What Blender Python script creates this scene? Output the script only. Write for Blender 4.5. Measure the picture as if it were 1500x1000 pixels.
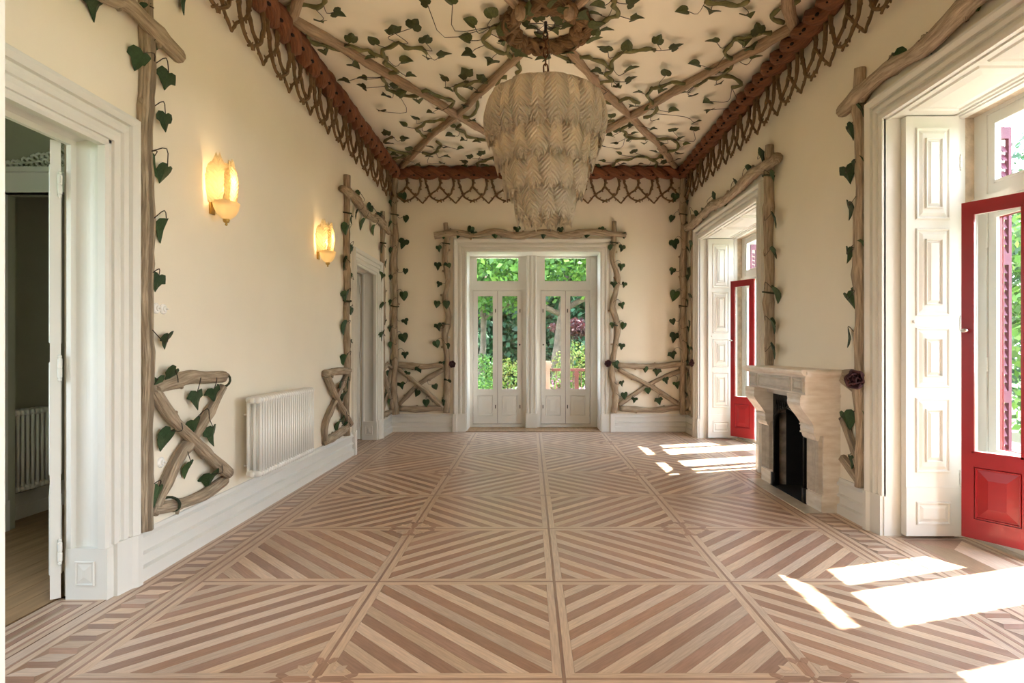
import bpy, math, random
import numpy as np
from mathutils import Vector, Matrix
for o in list(bpy.data.objects): bpy.data.objects.remove(o)
SC = bpy.context.scene
COL = SC.collection
PI = math.pi
# ------------------------------------------------------------------ camera
F, VX, VY, H = 872.0, 777.0, 511.0, 1.32       # focal length in px, vanishing point, eye height
cam_d = bpy.data.cameras.new('camera'); cam = bpy.data.objects.new('camera', cam_d); COL.objects.link(cam)
cam_d.sensor_width = 36; cam_d.lens = 36 * F / 1500
cam_d.shift_x = -(VX - 750) / 1500; cam_d.shift_y = (VY - 500) / 1500
cam_d.clip_start = 0.05; cam_d.clip_end = 300
cam.location = (0, 0, H); cam.rotation_euler = (PI / 2, 0, 0)
SC.camera = cam
# ------------------------------------------------------------------ world, sun, exposure
SUN_DIR = Vector((-1, -0.31, -1.568)).normalized()
SUN_STRENGTH, SKY_STRENGTH, EXPOSURE = 26.0, 8.5, 0.82
w = bpy.data.worlds.new('world'); SC.world = w; w.use_nodes = True
nt = w.node_tree; nt.nodes.clear()
wo = nt.nodes.new('ShaderNodeOutputWorld'); bg = nt.nodes.new('ShaderNodeBackground')
tc = nt.nodes.new('ShaderNodeTexCoord'); sp = nt.nodes.new('ShaderNodeSeparateXYZ'); rp = nt.nodes.new('ShaderNodeValToRGB')
nt.links.new(tc.outputs['Generated'], sp.inputs[0]); nt.links.new(sp.outputs['Z'], rp.inputs[0])
rp.color_ramp.elements[0].position = 0.0; rp.color_ramp.elements[0].color = (0.90, 0.96, 1.0, 1)
rp.color_ramp.elements[1].position = 0.9; rp.color_ramp.elements[1].color = (0.58, 0.76, 1.0, 1)
nt.links.new(rp.outputs[0], bg.inputs[0]); bg.inputs[1].default_value = SKY_STRENGTH
nt.links.new(bg.outputs[0], wo.inputs[0])
sd = bpy.data.lights.new('sun', 'SUN'); sd.energy = SUN_STRENGTH; sd.angle = math.radians(0.6); sd.color = (1.0, 0.94, 0.84)
sun = bpy.data.objects.new('sun', sd); COL.objects.link(sun)
sun.rotation_euler = SUN_DIR.to_track_quat('-Z', 'Y').to_euler(); sun.location = (20, 6, 30)
vs = SC.view_settings
vs.view_transform = 'Standard'; vs.look = 'None'; vs.gamma = 1.0; vs.use_curve_mapping = False; vs.exposure = EXPOSURE
SC.cycles.max_bounces = 12; SC.cycles.diffuse_bounces = 8; SC.cycles.transparent_max_bounces = 16
SC.cycles.caustics_reflective = False; SC.cycles.caustics_refractive = False; SC.cycles.sample_clamp_indirect = 8
SC.cycles.use_denoising = True

def portal(name, loc, rot, sx, sy):
    # sampling portal for the sky light that comes through an opening; gives off no light itself
    d = bpy.data.lights.new(name, 'AREA'); d.shape = 'RECTANGLE'; d.size = sx; d.size_y = sy; d.cycles.is_portal = True
    o = bpy.data.objects.new(name, d); COL.objects.link(o); o.location = loc; o.rotation_euler = rot
    return o

# ------------------------------------------------------------------ room measures (metres; camera at the origin, looking along +Y)
XL, XR, YB, YN, ZC = -2.23, 2.50, 9.52, 1.24, 4.22
XC, YC = 0.135, 5.38
XO = 3.34            # outer face of the right wall
XF = 3.14            # joinery plane in the right wall
YF = 10.0            # joinery plane in the back wall
YO = 10.22
XLO = -2.49          # far face of the left wall
DOORS_L = [(2.08, 3.18), (7.58, 8.68)]; DZ = 2.44
WINS_R = [(1.93, 4.22), (6.54, 8.83)]; WZ = 2.96
BD = (-1.035, 1.135); BZ = 2.89
portal('portal_near_window', (XO + .05, 3.08, 1.5), (0, PI / 2, 0), 2.9, 2.3)
portal('portal_far_window', (XO + .05, 7.69, 1.5), (0, PI / 2, 0), 2.9, 2.3)
portal('portal_garden_door', (0.05, YO + .05, 1.45), (-PI / 2, 0, 0), 2.2, 2.9)
portal('portal_anteroom', (3.0, -1.2, 1.5), (0, PI / 2, 0), 3.0, 2.4)

# ------------------------------------------------------------------ pixel -> place
def on_left(px, py, x=XL):
    y = F * x / (px - VX); return Vector((x, y, H - (py - VY) / F * y))
on_right = lambda px, py, x=XR: on_left(px, py, x)
def on_back(px, py, y=YB): return Vector(((px - VX) / F * y, y, H - (py - VY) / F * y))
def on_flat(px, py, z=ZC):
    y = F * (H - z) / (py - VY); return Vector(((px - VX) / F * y, y, z))

# ------------------------------------------------------------------ materials
MATS = {}
def node(nt, t, **kw):
    n = nt.nodes.new(t)
    for k, v in kw.items(): setattr(n, k, v)
    return n
def mat(name, color, rough=0.6, var=0.08, scale=6.0, bump=0.0, bscale=40.0, metal=0.0, coat=0.0, spec=0.4, attr=None, stretch=None, uv=False, col2=None, transl=0.0, emit=None):
    m = bpy.data.materials.new(name); m.use_nodes = True; nt = m.node_tree; nt.nodes.clear()
    out = node(nt, 'ShaderNodeOutputMaterial'); b = node(nt, 'ShaderNodeBsdfPrincipled'); L = nt.links.new
    b.inputs['Roughness'].default_value = rough; b.inputs['Metallic'].default_value = metal
    b.inputs['Coat Weight'].default_value = coat; b.inputs['Specular IOR Level'].default_value = spec
    co = node(nt, 'ShaderNodeTexCoord'); mp = node(nt, 'ShaderNodeMapping')
    L(co.outputs['UV' if uv else 'Object'], mp.inputs[0])
    if stretch: mp.inputs['Scale'].default_value = stretch
    nz = node(nt, 'ShaderNodeTexNoise'); nz.inputs['Scale'].default_value = scale; nz.inputs['Detail'].default_value = 5
    L(mp.outputs[0], nz.inputs['Vector'])
    r = node(nt, 'ShaderNodeMapRange'); r.inputs[1].default_value = .3; r.inputs[2].default_value = .7
    L(nz.outputs['Fac'], r.inputs[0])
    mx = node(nt, 'ShaderNodeMix', data_type='RGBA', blend_type='MIX')
    c2 = col2 or tuple(c * (1 - var * 2) for c in color)
    mx.inputs[6].default_value = (*color, 1); mx.inputs[7].default_value = (*c2, 1)
    L(r.outputs[0], mx.inputs[0]); last = mx.outputs[2]
    if attr:
        at = node(nt, 'ShaderNodeAttribute', attribute_name=attr)
        mu = node(nt, 'ShaderNodeMix', data_type='RGBA', blend_type='MULTIPLY'); mu.inputs[0].default_value = 1
        L(last, mu.inputs[6]); L(at.outputs['Color'], mu.inputs[7]); last = mu.outputs[2]
    L(last, b.inputs['Base Color'])
    if bump:
        n2 = node(nt, 'ShaderNodeTexNoise'); n2.inputs['Scale'].default_value = bscale; n2.inputs['Detail'].default_value = 6
        L(mp.outputs[0], n2.inputs['Vector'])
        bp = node(nt, 'ShaderNodeBump'); bp.inputs['Strength'].default_value = bump; bp.inputs['Distance'].default_value = .02
        L(n2.outputs['Fac'], bp.inputs['Height']); L(bp.outputs[0], b.inputs['Normal'])
    if emit:
        b.inputs['Emission Color'].default_value = (*emit[0], 1); b.inputs['Emission Strength'].default_value = emit[1]
    sh = b.outputs[0]
    if transl:
        t = node(nt, 'ShaderNodeBsdfTranslucent'); L(last, t.inputs[0]); ms = node(nt, 'ShaderNodeMixShader'); ms.inputs[0].default_value = transl
        L(sh, ms.inputs[1]); L(t.outputs[0], ms.inputs[2]); sh = ms.outputs[0]
    L(sh, out.inputs[0]); MATS[name] = m
    return m
mat('wall_paint', (.85, .785, .655), .75, .025, 1.5, .05, 90)
mat('ceiling_paint', (.88, .815, .66), .8, .02, 1.2, .04, 60)
mat('white_paint', (.73, .72, .675), .45, .02, 3, .02, 30)
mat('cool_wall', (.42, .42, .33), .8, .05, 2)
mat('plain_floor', (.40, .25, .13), .5, .18, 3, .03, 20, stretch=(9, .8, 1))
mat('floor_base', (.12, .07, .045), .8)
mat('parquet', (1, 1, 1), .33, .14, 7, .05, 14, attr='tone', uv=True, stretch=(1.2, 16, 1), spec=.5)
mat('bark', (.54, .435, .315), .85, .3, 9, 1.0, 9, uv=True, stretch=(.7, 2.2, 1), col2=(.25, .19, .13))
mat('ceiling_bark', (.47, .34, .22), .85, .25, 9, .8, 9, uv=True, stretch=(.7, 2.2, 1), col2=(.27, .19, .12))
mat('rope', (.255, .092, .036), .8, .3, 8, 1.0, 10, uv=True, stretch=(1.2, 2.4, 1), col2=(.15, .058, .028))
mat('rope_hole_shade', (.012, .006, .004), .95)
mat('fringe', (.21, .122, .05), .85, .3, 20, .6, 30, col2=(.12, .07, .03))
mat('wreath', (.26, .15, .065), .85, .3, 8, 1.0, 10, uv=True, stretch=(1.2, 2.4, 1), col2=(.10, .055, .025))
mat('ivy', (.042, .083, .03), .55, .3, 9, .3, 30, attr='tone', col2=(.026, .05, .018), spec=.3)
mat('ivy_ceiling', (.085, .098, .03), .6, .3, 9, .3, 30, attr='tone', col2=(.05, .058, .018), spec=.3)
mat('vine', (.21, .19, .075), .8, .3, 12, .5, 30, col2=(.12, .12, .05))
mat('wire', (.035, .024, .016), .6)
mat('band', (.045, .06, .025), .7, .3, 10, .4, 30)
mat('red_paint', (.29, .012, .017), .3, .06, 4, .02, 20, coat=.25)
mat('burgundy', (.13, .022, .05), .45, .08, 5)
mat('limestone', (.66, .54, .40), .85, .18, 14, .3, 60)
mat('marble', (.80, .745, .66), .38, .2, 7, .08, 30, stretch=(1, 1, 4), col2=(.64, .56, .46))
mat('grey_shaded_marble', (.58, .53, .455), .35, .15, 7, .08, 30, stretch=(1, 1, 3), col2=(.42, .375, .315))  # grey stone of sill and hearth; fireplace fronts: shade put into the colour
mat('iron', (.018, .016, .014), .5, .3, 20, .3, 40, metal=.6)
mat('soot', (.008, .007, .006), .95, .3, 8)
mat('ash_plate', (.34, .29, .24), .8, .35, 7, .2, 20, col2=(.03, .026, .022))
mat('radiator_paint', (.80, .79, .75), .35, .02, 3)
mat('brass', (.55, .36, .11), .3, .1, 10, metal=1)
mat('rust', (.19, .075, .03), .7, .3, 25, .3, 40, metal=.3)
mat('porcelain', (.85, .84, .82), .2, .02)
mat('rose_metal', (.10, .038, .042), .35, .3, 20, .3, 40, metal=.5)
mat('steel', (.6, .58, .55), .3, .1, metal=1)
mat('dark_metal', (.05, .045, .04), .45, metal=.7)
mat('foliage', (1, 1, 1), .5, .1, 3, attr='tone', transl=.35, spec=.3)
mat('trunk', (.13, .10, .075), .9, .3, 6, .8, 14)
mat('terrace', (.40, .34, .28), .85, .12, 2, .2, 20)
mat('lawn', (.09, .17, .035), .9, .3, 1.5, .5, 40)
mat('pink_stone', (.36, .26, .20), .8, .12, 5, .2, 30)
mat('red_iron', (.12, .03, .025), .5, .2, 8)

def special_glass():
    m = bpy.data.materials.new('pane_glass'); m.use_nodes = True; nt = m.node_tree; nt.nodes.clear(); L = nt.links.new
    out = node(nt, 'ShaderNodeOutputMaterial'); t = node(nt, 'ShaderNodeBsdfTransparent'); t.inputs[0].default_value = (.96, .97, .97, 1)
    g = node(nt, 'ShaderNodeBsdfGlossy'); g.inputs['Roughness'].default_value = .02
    lw = node(nt, 'ShaderNodeLayerWeight'); lw.inputs[0].default_value = .5; ms = node(nt, 'ShaderNodeMixShader')
    pw = node(nt, 'ShaderNodeMath', operation='POWER'); L(lw.outputs['Facing'], pw.inputs[0]); pw.inputs[1].default_value = 5
    fr = node(nt, 'ShaderNodeMath', operation='MULTIPLY_ADD'); L(pw.outputs[0], fr.inputs[0]); fr.inputs[1].default_value = .5; fr.inputs[2].default_value = .02
    L(fr.outputs[0], ms.inputs[0]); L(t.outputs[0], ms.inputs[1]); L(g.outputs[0], ms.inputs[2]); L(ms.outputs[0], out.inputs[0])
    MATS['pane_glass'] = m
    # leaf-moulded milky glass with chevron veins along its UV
    for nm, base, em in (('leaf_glass', (.86, .79, .67), 0), ('lamp_glass', (.95, .86, .66), 1)):
        m = bpy.data.materials.new(nm); m.use_nodes = True; nt = m.node_tree; nt.nodes.clear(); L = nt.links.new
        out = node(nt, 'ShaderNodeOutputMaterial'); b = node(nt, 'ShaderNodeBsdfPrincipled'); tr = node(nt, 'ShaderNodeBsdfTranslucent'); tp = node(nt, 'ShaderNodeBsdfTransparent')
        uvn = node(nt, 'ShaderNodeUVMap'); s = node(nt, 'ShaderNodeSeparateXYZ'); L(uvn.outputs[0], s.inputs[0])
        ab = node(nt, 'ShaderNodeMath', operation='ABSOLUTE'); L(s.outputs[0], ab.inputs[0])
        m1 = node(nt, 'ShaderNodeMath', operation='MULTIPLY_ADD'); L(ab.outputs[0], m1.inputs[0]); m1.inputs[1].default_value = -.6; L(s.outputs[1], m1.inputs[2])
        nz = node(nt, 'ShaderNodeTexNoise'); nz.inputs['Scale'].default_value = 9; L(uvn.outputs[0], nz.inputs['Vector'])
        m3 = node(nt, 'ShaderNodeMath', operation='MULTIPLY_ADD'); L(nz.outputs['Fac'], m3.inputs[0]); m3.inputs[1].default_value = .06; L(m1.outputs[0], m3.inputs[2])
        m2 = node(nt, 'ShaderNodeMath', operation='MULTIPLY'); L(m3.outputs[0], m2.inputs[0]); m2.inputs[1].default_value = 66 if not em else 60
        sn = node(nt, 'ShaderNodeMath', operation='SINE'); L(m2.outputs[0], sn.inputs[0])
        bp = node(nt, 'ShaderNodeBump'); bp.inputs['Strength'].default_value = .9; bp.inputs['Distance'].default_value = .009; L(sn.outputs[0], bp.inputs['Height'])
        L(bp.outputs[0], b.inputs['Normal']); L(bp.outputs[0], tr.inputs['Normal'])
        b.inputs['Base Color'].default_value = (*base, 1); b.inputs['Roughness'].default_value = .28; b.inputs['Specular IOR Level'].default_value = .6
        tr.inputs[0].default_value = (*base, 1); tp.inputs[0].default_value = (*base, 1)
        ma = node(nt, 'ShaderNodeMixShader'); ma.inputs[0].default_value = .45 if not em else .6; L(b.outputs[0], ma.inputs[1]); L(tr.outputs[0], ma.inputs[2])
        mb = node(nt, 'ShaderNodeMixShader'); mb.inputs[0].default_value = .12 if not em else .25; L(ma.outputs[0], mb.inputs[1]); L(tp.outputs[0], mb.inputs[2])
        L(mb.outputs[0], out.inputs[0]); MATS[nm] = m
special_glass()

# ------------------------------------------------------------------ mesh builder
class MB:
    def __init__(s): s.v = []; s.f = []; s.m = []; s.uv = []; s.t = []; s.mi = 0; s.tone = (1, 1, 1)
    def add(s, vs, fs, uvs=None, tone=None):
        o = len(s.v); s.v += [tuple(v) for v in vs]
        for f in fs:
            s.f.append([o + i for i in f]); s.m.append(s.mi); s.t.append(tone or s.tone)
            s.uv.append([uvs[i] if uvs else (0, 0) for i in f])
        return s
    def box(s, x0, x1, y0, y1, z0, z1):
        vs = [(x0, y0, z0), (x1, y0, z0), (x1, y1, z0), (x0, y1, z0), (x0, y0, z1), (x1, y0, z1), (x1, y1, z1), (x0, y1, z1)]
        return s.add(vs, [(0, 3, 2, 1), (4, 5, 6, 7), (0, 1, 5, 4), (1, 2, 6, 5), (2, 3, 7, 6), (3, 0, 4, 7)])
    def frustum(s, a, b):        # a, b: two quads (4 points each); closed
        return s.add(list(a) + list(b), [(3, 2, 1, 0), (4, 5, 6, 7), (0, 1, 5, 4), (1, 2, 6, 5), (2, 3, 7, 6), (3, 0, 4, 7)])
    def prism(s, poly, fn, d0, d1):   # polygon (u,v) extruded from d0 to d1, fn(u,v,d)->xyz
        n = len(poly); vs = [fn(u, v, d0) for u, v in poly] + [fn(u, v, d1) for u, v in poly]
        return s.add(vs, [tuple(range(n))[::-1], tuple(range(n, 2 * n))] + [(i, (i + 1) % n, n + (i + 1) % n, n + i) for i in range(n)])
    def tube(s, pts, rad, seg=8, cap=True, flat=1.0, ridge=0.0, rng=None):
        pts = [Vector(p) for p in pts]; n = len(pts)
        if not hasattr(rad, '__len__'): rad = [rad] * n
        up = None; vs = []; uvs = []; L = 0
        ph = rng.random() * 9 if rng else 0
        for i, p in enumerate(pts):
            t = (pts[min(i + 1, n - 1)] - pts[max(i - 1, 0)]).normalized()
            if up is None:
                up = Vector((0, 0, 1)) if abs(t.z) < .9 else Vector((1, 0, 0))
            up = (up - t * up.dot(t)).normalized(); sd = t.cross(up)
            if i: L += (p - pts[i - 1]).length
            for k in range(seg):
                a = 2 * PI * k / seg; r = rad[i] * (1 + ridge * math.sin(3 * a + ph + L * 3) + (ridge * .6 * math.sin(5 * a - L * 7)))
                vs.append(p + (up * math.cos(a) + sd * math.sin(a)) * r); uvs.append((L, k / seg))
        fs = []
        for i in range(n - 1):
            for k in range(seg):
                k2 = (k + 1) % seg; fs.append((i * seg + k, i * seg + k2, (i + 1) * seg + k2, (i + 1) * seg + k))
        if cap: fs += [tuple(range(seg))[::-1], tuple(range((n - 1) * seg, n * seg))]
        return s.add(vs, fs, uvs)
    def lathe(s, prof, c=(0, 0, 0), seg=16, fn=None):      # prof: (r,z); axis z
        c = Vector(c); vs = []; n = len(prof)
        for r, z in prof:
            for k in range(seg):
                a = 2 * PI * k / seg; p = Vector((r * math.cos(a), r * math.sin(a), z)); vs.append(c + (fn(p) if fn else p))
        fs = [(i * seg + k, i * seg + (k + 1) % seg, (i + 1) * seg + (k + 1) % seg, (i + 1) * seg + k) for i in range(n - 1) for k in range(seg)]
        fs += [tuple(range(seg))[::-1], tuple(range((n - 1) * seg, n * seg))]
        return s.add(vs, fs)
    def mesh(s, name, mats, smooth=False):
        me = bpy.data.meshes.new(name); me.from_pydata(s.v, [], s.f)
        for m in mats: me.materials.append(MATS[m])
        if len(mats) > 1: me.polygons.foreach_set('material_index', s.m)
        ul = me.uv_layers.new(name='UVMap'); ul.data.foreach_set('uv', [c for f in s.uv for u in f for c in u])
        if any(t != (1, 1, 1) for t in s.t) or mats[0] in ('parquet', 'ivy', 'ivy_ceiling', 'foliage'):
            ca = me.color_attributes.new('tone', 'FLOAT_COLOR', 'CORNER')
            ca.data.foreach_set('color', [c for f, t in zip(s.f, s.t) for _ in f for c in (*t, 1)])
        if smooth: me.polygons.foreach_set('use_smooth', [True] * len(me.polygons))
        me.update(); return me

def put(name, me, parent=None, mtx=None, kind=None, label=None, cat=None, group=None):
    o = bpy.data.objects.new(name, me); COL.objects.link(o)
    if mtx is not None: o.matrix_world = mtx
    if parent is not None:
        o.parent = parent
        o.matrix_parent_inverse = BASES.get(parent.name, Matrix()).inverted()
    BASES[o.name] = (mtx.copy() if mtx is not None else Matrix())
    if kind: o['kind'] = kind
    if label: o['label'] = label
    if cat: o['category'] = cat
    if group: o['group'] = group
    return o
BASES = {}
def part(name, mb, mats, parent=None, smooth=False, **kw):
    if isinstance(mats, str): mats = [mats]
    return put(name, mb.mesh(name, mats, smooth), parent, **kw)
def thing(name, loc, label=None, cat=None, group=None, kind=None, rotz=0):
    o = put(name, None, None, Matrix.Translation(Vector(loc)) @ Matrix.Rotation(rotz, 4, 'Z'), kind, label, cat, group)
    o.empty_display_size = .1
    return o

def smooth_path(pts, step=.06):
    pts = [Vector(p) for p in pts]
    if len(pts) == 2: 
        n = max(2, int((pts[1] - pts[0]).length / step)); return [pts[0].lerp(pts[1], i / n) for i in range(n + 1)]
    P = [pts[0] * 2 - pts[1]] + pts + [pts[-1] * 2 - pts[-2]]; out = []
    for i in range(1, len(P) - 2):
        a, b, c, d = P[i - 1:i + 3]; n = max(2, int((c - b).length / step))
        for k in range(n):
            t = k / n
            out.append(.5 * ((2 * b) + (c - a) * t + (2 * a - 5 * b + 4 * c - d) * t * t + (3 * b - a - 3 * c + d) * t ** 3))
    return out + [pts[-1]]
def branch(mb, pts, r, rng, wob=.35, knots=True, seg=10, step=.07, taper=1.0, normal=None):
    p = smooth_path(pts, step); n = len(p)
    ph = [rng.random() * 7 for _ in range(4)]; q = []; rr = []
    for i, a in enumerate(p):
        t = (p[min(i + 1, n - 1)] - p[max(i - 1, 0)]).normalized()
        sd = t.cross(normal).normalized() if normal is not None else t.orthogonal().normalized()
        L = i * step
        q.append(a + sd * r * wob * (math.sin(L * 4.3 + ph[0]) * .6 + math.sin(L * 9.1 + ph[1]) * .3))
        rr.append(r * (1 + .10 * math.sin(L * 6 + ph[2]) + .06 * math.sin(L * 15 + ph[3])) * (1 + (taper - 1) * i / max(n - 1, 1)))
    k = 4
    while knots and k < n - 3:
        rr[k] *= 1.2; rr[k - 1] *= 1.07
        t = (q[k + 1] - q[k - 1]).normalized(); sd = t.cross(normal).normalized() if normal is not None else t.orthogonal().normalized()
        sgn = rng.choice((-1, 1)); d = (sd * sgn + t * rng.uniform(-.3, .5)).normalized()
        mb.tube([q[k], q[k] + d * r * 1.15, q[k] + d * r * 1.55], [r * .5, r * .36, r * .26], 6)
        k += rng.randint(5, 8)
    mb.tube(q, rr, seg, ridge=.07, rng=rng)
    return q

# ivy leaf: origin at the stalk, tip along -Y, face towards +Z, one unit long
def ivy_mesh(name, matn, lobes, tone, fold):
    half = lobes; pts = [(0, 0)] + half + [(0, -1)] + [(-x, y) for x, y in half[::-1]]
    mb = MB(); mb.tone = tone; n = len(pts)
    def zz(x, y): return -fold * abs(x) + .10 * math.sin(y * 3) - .12 * (y * y) * .4
    top = [(x, y, zz(x, y) + .02) for x, y in pts]; bot = [(x, y, zz(x, y) - .02) for x, y in pts]
    c = [(0, -.4, zz(0, -.4) + .06), (0, -.4, zz(0, -.4) - .02)]
    fs = []
    for i in range(n):
        j = (i + 1) % n
        fs += [(i, 2 * n, j), (n + i, n + j, 2 * n + 1), (i, j, n + j, n + i)]
    mb.add(top + bot + c, fs); return mb.mesh(name, [matn])
L3 = [(.17, .13), (.42, .10), (.52, -.12), (.47, -.36), (.27, -.45), (.17, -.72)]
L5 = [(.14, .12), (.40, .16), (.50, -.02), (.60, -.28), (.36, -.38), (.20, -.62)]
LH = [(.18, .14), (.40, .10), (.50, -.10), (.48, -.34), (.36, -.56), (.18, -.80)]
IVY = {}
for mn in ('ivy', 'ivy_ceiling'):
    IVY[mn] = [ivy_mesh('ivy_leaf', mn, s, (t, t, t * .95), fo) for s, t, fo in ((L3, 1, .35), (L5, .8, .2), (LH, 1.2, .4), (L3, .7, .1), (LH, .9, .15))]
LEAFCOUNT = [0]
def leaf(parent, pos, normal, tip, size, rng, matn='ivy', tilt=.35, anchor=None, stalk_r=.0032):
    n = Vector(normal).normalized(); d = Vector(tip); d = (d - n * d.dot(n)).normalized()
    n2 = (n + d * rng.uniform(-.1, tilt) + d.cross(n) * rng.uniform(-tilt, tilt)).normalized()
    y = -(d - n2 * d.dot(n2)).normalized(); x = y.cross(n2)
    M = Matrix((x, y, n2)).transposed().to_4x4()
    M = Matrix.Translation(Vector(pos)) @ M @ Matrix.Diagonal((size * rng.uniform(.9, 1.12), size, size, 1))
    o = put('leaf', rng.choice(IVY[matn]), parent, M)
    if anchor is not None:
        a = Vector(anchor); p = Vector(pos); mid = (a + p) / 2; dv = p - a
        bend = n.cross(dv) * rng.choice((-.45, .45)) + n * (.02 + .1 * dv.length)
        mb = MB(); mb.tube(smooth_path([a, mid + bend * .9, p], max(dv.length / 5, .01)), stalk_r, 4)
        s = part('stalk', mb, 'wire', o)
        s.matrix_parent_inverse = M.inverted()
    return o
# ------------------------------------------------------------------ walls, ceiling
def wall_boxes(name, boxes, m='wall_paint'):
    mb = MB()
    for b in boxes: mb.box(*b)
    return part(name, mb, m, kind='structure')
TOP = ZC + .15
(a0, a1), (b0, b1) = DOORS_L
wall_boxes('wall_left', [(XLO, XL, YN, a0, 0, TOP), (XLO, XL, a1, b0, 0, TOP), (XLO, XL, b1, YB, 0, TOP), (XLO, XL, a0, a1, DZ, TOP), (XLO, XL, b0, b1, DZ, TOP)])
(a0, a1), (b0, b1) = WINS_R
FY0, FY1, FZ = 5.03, 5.80, .95      # fireplace recess
wall_boxes('wall_right', [(XR, XO, YN, a0, -.02, TOP), (XR, XO, b1, YB, -.02, TOP), (XR, XO, a0, a1, WZ, TOP), (XR, XO, b0, b1, WZ, TOP),
    (XR, XO, a1, FY0, -.02, TOP), (XR, XO, FY1, b0, -.02, TOP), (XR, XO, FY0, FY1, FZ, TOP), (XR + .42, XO, FY0, FY1, -.02, FZ)])
wall_boxes('wall_back', [(XLO, BD[0], YB, YO, -.02, TOP), (BD[1], XO, YB, YO, -.02, TOP), (BD[0], BD[1], YB, YO, BZ, TOP)])
NX0, NX1 = -1.110, 1.20              # doorway in the near wall in which the camera looks
wall_boxes('wall_near', [(XLO, NX0, YN - .35, YN, 0, TOP), (NX1, XO, YN - .35, YN, 0, TOP), (NX0, NX1, YN - .35, YN, 2.89, TOP)])
part('ceiling', MB().box(XLO, XO, YN - .35, YO, ZC, ZC + .2), 'ceiling_paint', kind='structure')
# white lining of the near doorway
mb = MB(); mb.box(NX0, NX0 + .012, YN - .36, YN + .004, 0, 2.89); mb.box(NX1 - .012, NX1, YN - .36, YN + .004, 0, 2.89); mb.box(NX0, NX1, YN - .36, YN + .004, 2.878, 2.89)
part('trim_1', mb, 'white_paint', kind='structure')
# anteroom behind the camera, with an unseen side opening added for daylight fill
wall_boxes('wall_anteroom', [(-2.75, -2.6, -3.3, YN - .35, 0, TOP), (2.8, 2.95, 0, YN - .35, 0, TOP), (2.8, 2.95, -3.3, -2.4, 0, TOP), (2.8, 2.95, -2.4, 0, 3.0, TOP), (-2.75, 2.95, -3.45, -3.3, 0, TOP)])
part('ceiling_anteroom', MB().box(-2.75, 2.95, -3.45, YN - .35, ZC, ZC + .15), 'ceiling_paint', kind='structure')
part('floor_anteroom', MB().box(-2.75, 2.95, -3.45, YN - .35, -.12, 0), 'plain_floor', kind='structure')
# side passage seen through the doors of the left wall
PX = -4.00
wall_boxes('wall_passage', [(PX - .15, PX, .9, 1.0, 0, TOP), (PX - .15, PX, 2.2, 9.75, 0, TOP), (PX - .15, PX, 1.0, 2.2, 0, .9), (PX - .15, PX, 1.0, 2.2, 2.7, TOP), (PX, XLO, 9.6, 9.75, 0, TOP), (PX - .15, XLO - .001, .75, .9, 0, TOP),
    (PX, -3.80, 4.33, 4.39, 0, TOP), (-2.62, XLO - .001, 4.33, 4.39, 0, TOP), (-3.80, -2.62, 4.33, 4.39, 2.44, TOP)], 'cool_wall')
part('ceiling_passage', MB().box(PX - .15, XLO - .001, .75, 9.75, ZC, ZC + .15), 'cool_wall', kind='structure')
portal('portal_passage', (PX - .2, 1.6, 1.8), (0, -PI / 2, 0), 1.8, 1.2)  # unseen opening added in the passage wall to let light in
# passage floor of plain boards
fl = part('floor_passage', MB().box(PX - .15, XLO, .75, 9.75, -.12, -.014), 'floor_base', kind='structure')
bd = MB().box(0, .132, 0, 8.7, -.012, 0).mesh('board', ['plain_floor'])
for i in range(11): put('board', bd, fl, Matrix.Translation((PX + .005 + i * .1355, .9 + .02 * (i % 3), 0)))
# skirting of the passage, overdoor with carved crest
mb = MB(); mb.box(PX, PX + .025, 4.39, 7, 0, .2); mb.box(PX, PX + .035, 4.39, 7, 0, .1)
part('baseboard_passage', mb, 'white_paint', kind='structure')
d3 = thing('door_3', (-3.18, 4.33, 0), kind='structure')
mb = MB(); mb.box(-3.91, -3.80, 4.29, 4.33, 0, 2.44); mb.box(-3.95, -2.55, 4.27, 4.33, 2.44, 2.60); mb.box(-3.97, -2.52, 4.24, 4.33, 2.585, 2.62); mb.box(-3.95, -2.52, 4.25, 4.33, 2.44, 2.462); mb.box(-2.62, -2.55, 4.29, 4.33, 0, 2.44)
part('casing', mb, 'white_paint', d3)
part('plinth', MB().box(-3.92, -3.79, 4.28, 4.335, 0, .22), 'white_paint', d3)
rng = random.Random(5)
mb = MB()
for k in range(17):       # scrolls that climb towards the middle of the crest
    u = k / 16; x = -3.80 + .60 * u; h = .03 + .20 * u ** 1.5; r = .02 + .024 * u
    for q in range(2):
        zc = 2.62 + h * (q * .5 + .3) * rng.uniform(.8, 1.1) + .008; sg = rng.choice((-1, 1))
        pts = [(x + sg * math.cos(t) * r * (1 - t / 9), 4.30 - .012 * math.sin(t), max(2.628, zc + math.sin(t) * r * (1 - t / 9))) for t in [j * .75 for j in range(9)]]
        mb.tube(pts, [.011 * (1 - .5 * j / 8) for j in range(9)], 5)
part('carved_crest', mb, 'white_paint', d3, smooth=True)

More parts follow.
